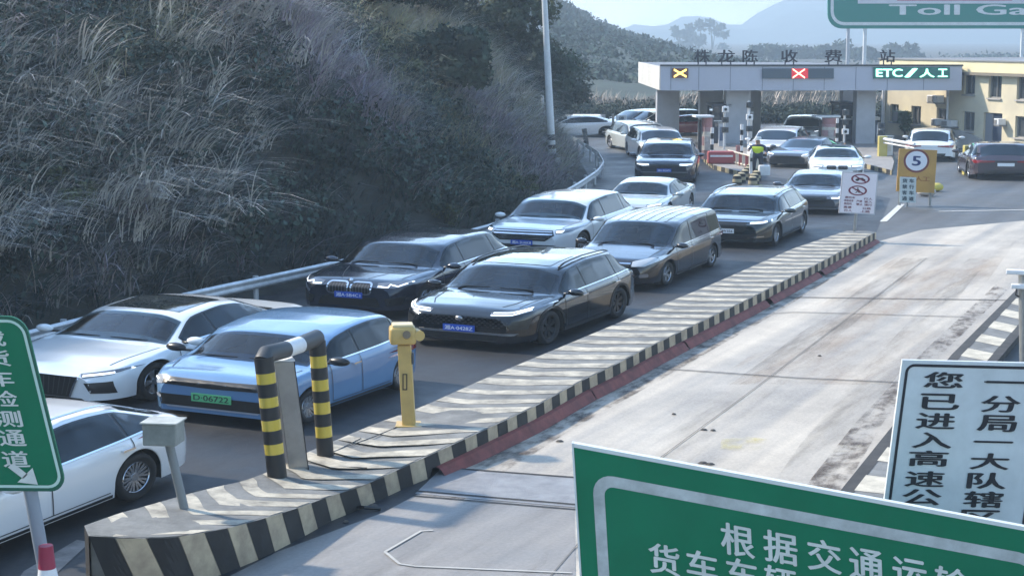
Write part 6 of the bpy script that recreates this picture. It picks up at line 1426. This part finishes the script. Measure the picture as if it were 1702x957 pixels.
# ------------------------------------------------------------------ traffic officer
def person(label, loc, ang):
    t = thing('person', label, 'person', loc, ang)
    J = {0: (0, 0, .96, .125), 1: (0, 0, 1.18, .135), 2: (0, 0, 1.40, .15), 3: (0, 0, 1.52, .055), 4: (.02, 0, 1.62, .085), 5: (.03, 0, 1.73, .09),
         6: (0, .20, 1.42, .065), 7: (.05, .30, 1.18, .05), 8: (.22, .30, 1.05, .038), 9: (0, -.20, 1.42, .065), 10: (.10, -.30, 1.20, .05), 11: (.34, -.22, 1.22, .038),
         12: (0, .10, .88, .095), 13: (.04, .12, .50, .065), 14: (0, .13, .10, .045), 15: (.16, .14, .04, .04), 16: (0, -.10, .88, .095), 17: (-.02, -.12, .50, .065), 18: (-.06, -.13, .10, .045), 19: (.10, -.14, .04, .04)}
    E = [(0, 1), (1, 2), (2, 3), (3, 4), (4, 5), (2, 6), (6, 7), (7, 8), (2, 9), (9, 10), (10, 11), (0, 12), (12, 13), (13, 14), (14, 15), (0, 16), (16, 17), (17, 18), (18, 19)]
    def skin(nm, idx, edges, grow, ms, matf=None, root=0):
        me = bpy.data.meshes.new('s'); mp = {k: i for i, k in enumerate(idx)}; me.from_pydata([J[k][:3] for k in idx], [(mp[a], mp[b]) for a, b in edges], [])
        o = bpy.data.objects.new('s', me); COL.objects.link(o); o.modifiers.new('k', 'SKIN'); sv = me.skin_vertices[0].data
        for k in idx: sv[mp[k]].radius = (J[k][3] * grow * (.75 if k in (0, 1, 2) else 1), J[k][3] * grow * (1.15 if k in (0, 1, 2) else 1)); sv[mp[k]].use_root = (k == root)
        m = o.modifiers.new('u', 'SUBSURF'); m.levels = m.render_levels = 2
        e = bpy.data.meshes.new_from_object(o.evaluated_get(bpy.context.evaluated_depsgraph_get())); bpy.data.objects.remove(o)
        for v in e.vertices: v.co.z *= K
        e.name = nm; e.materials.clear()
        for x in ms: e.materials.append(x)
        for p in e.polygons: p.use_smooth = True; p.material_index = matf(p.center) if matf else 0
        q = bpy.data.objects.new(nm, e); COL.objects.link(q); q.parent = t; return q
    SK = mat('skin', (.42, .25, .17), .6); TR = mat('trousers_navy', (.015, .018, .03), .8); SH = mat('shirt_dark', (.03, .04, .07), .8); SHOE = mat('shoe_black', (.01, .01, .01), .4)
    def bf(c):
        z = c.z / K
        if z > 1.50: return 0
        if z < .09: return 3
        if z < .93 and abs(c.y) < .26: return 1
        if z < 1.13 and abs(c.y) > .2 or c.x > .30: return 0
        return 2
    skin('body', list(J), E, 1, [SK, TR, SH, SHOE], bf)
    HV = mat('hi_vis_yellow', (.62, .78, .03), .6); skin('hi_vis_vest', [0, 1, 2, 6, 9], [(0, 1), (1, 2), (2, 6), (2, 9)], 1.16, [HV, M_SWHITE], lambda c: 1 if 1.02 < c.z / K < 1.09 else 0)
    mb = MB(); mb.tube([(.03, 0, 1.74), (.03, 0, 1.80), (.03, 0, 1.86)], [.10, .115, .10], 16); mb.tube([(.10, 0, 1.745), (.10, 0, 1.76)], .11, 16); squash(mb); o = mb.build('cap', M_SWHITE, None, smooth=True, auto=50); o.parent = t
    mb = MB()
    for y in (-.032, .032): mb.box((.118, y, 1.69), (.01, .02, .012))
    mb.box((.112, 0, 1.60), (.01, .045, .01), mi=0); squash(mb); o = mb.build('face', TR, None); o.parent = t
    mb = MB(); mb.hexa([(.11, -.015, 1.63), (.14, 0, 1.63), (.11, .015, 1.63)], [(.105, -.006, 1.68), (.115, 0, 1.68), (.105, .006, 1.68)]); squash(mb); o = mb.build('nose', SK, None); o.parent = t
g = G(1259, 291, .16)
person('traffic officer in hi-vis yellow vest and white cap at the booth island tip', tuple(g), R(-110))
mb = MB(); c = G(1270, 292, .16); mb.box(c + Vector((0, 0, .17)), (.36, .3, .34)); o = mb.build('equipment_box', M_WHITE, bevel=.03); tag(o, 'small white box on the ground at the traffic officer\'s side', 'box')
mb = MB()
t = thing('marker_post', 'white marker post standing left of the traffic officer', 'marker post', tuple(G(1249, 288, .16)))
c = G(1249, 288, .16); mb.box(c + Vector((0, 0, .33)), (.14, .14, .66)); mb.build('post', M_WHITE, t); mb = MB(); mb.box(c + Vector((0, -.075, .45)), (.12, .01, .12)); mb.build('reflector', M_DARK, t)

# ------------------------------------------------------------------ the air
mb = MB(); mb.box((0, 900, 36), (2600, 1900, 76)); hzm = bpy.data.materials.new('haze'); hzm.use_nodes = True; n = hzm.node_tree; n.nodes.clear()
pv = n.nodes.new('ShaderNodeVolumePrincipled'); pv.inputs['Color'].default_value = (.70, .86, 1.0, 1); pv.inputs['Density'].default_value = .0013; pv.inputs['Anisotropy'].default_value = .3
mo = n.nodes.new('ShaderNodeOutputMaterial'); n.links.new(pv.outputs[0], mo.inputs['Volume'])
o = mb.build('haze', hzm); o['kind'] = 'stuff'; o['label'] = 'thin bluish haze filling the valley air'; o['category'] = 'haze'
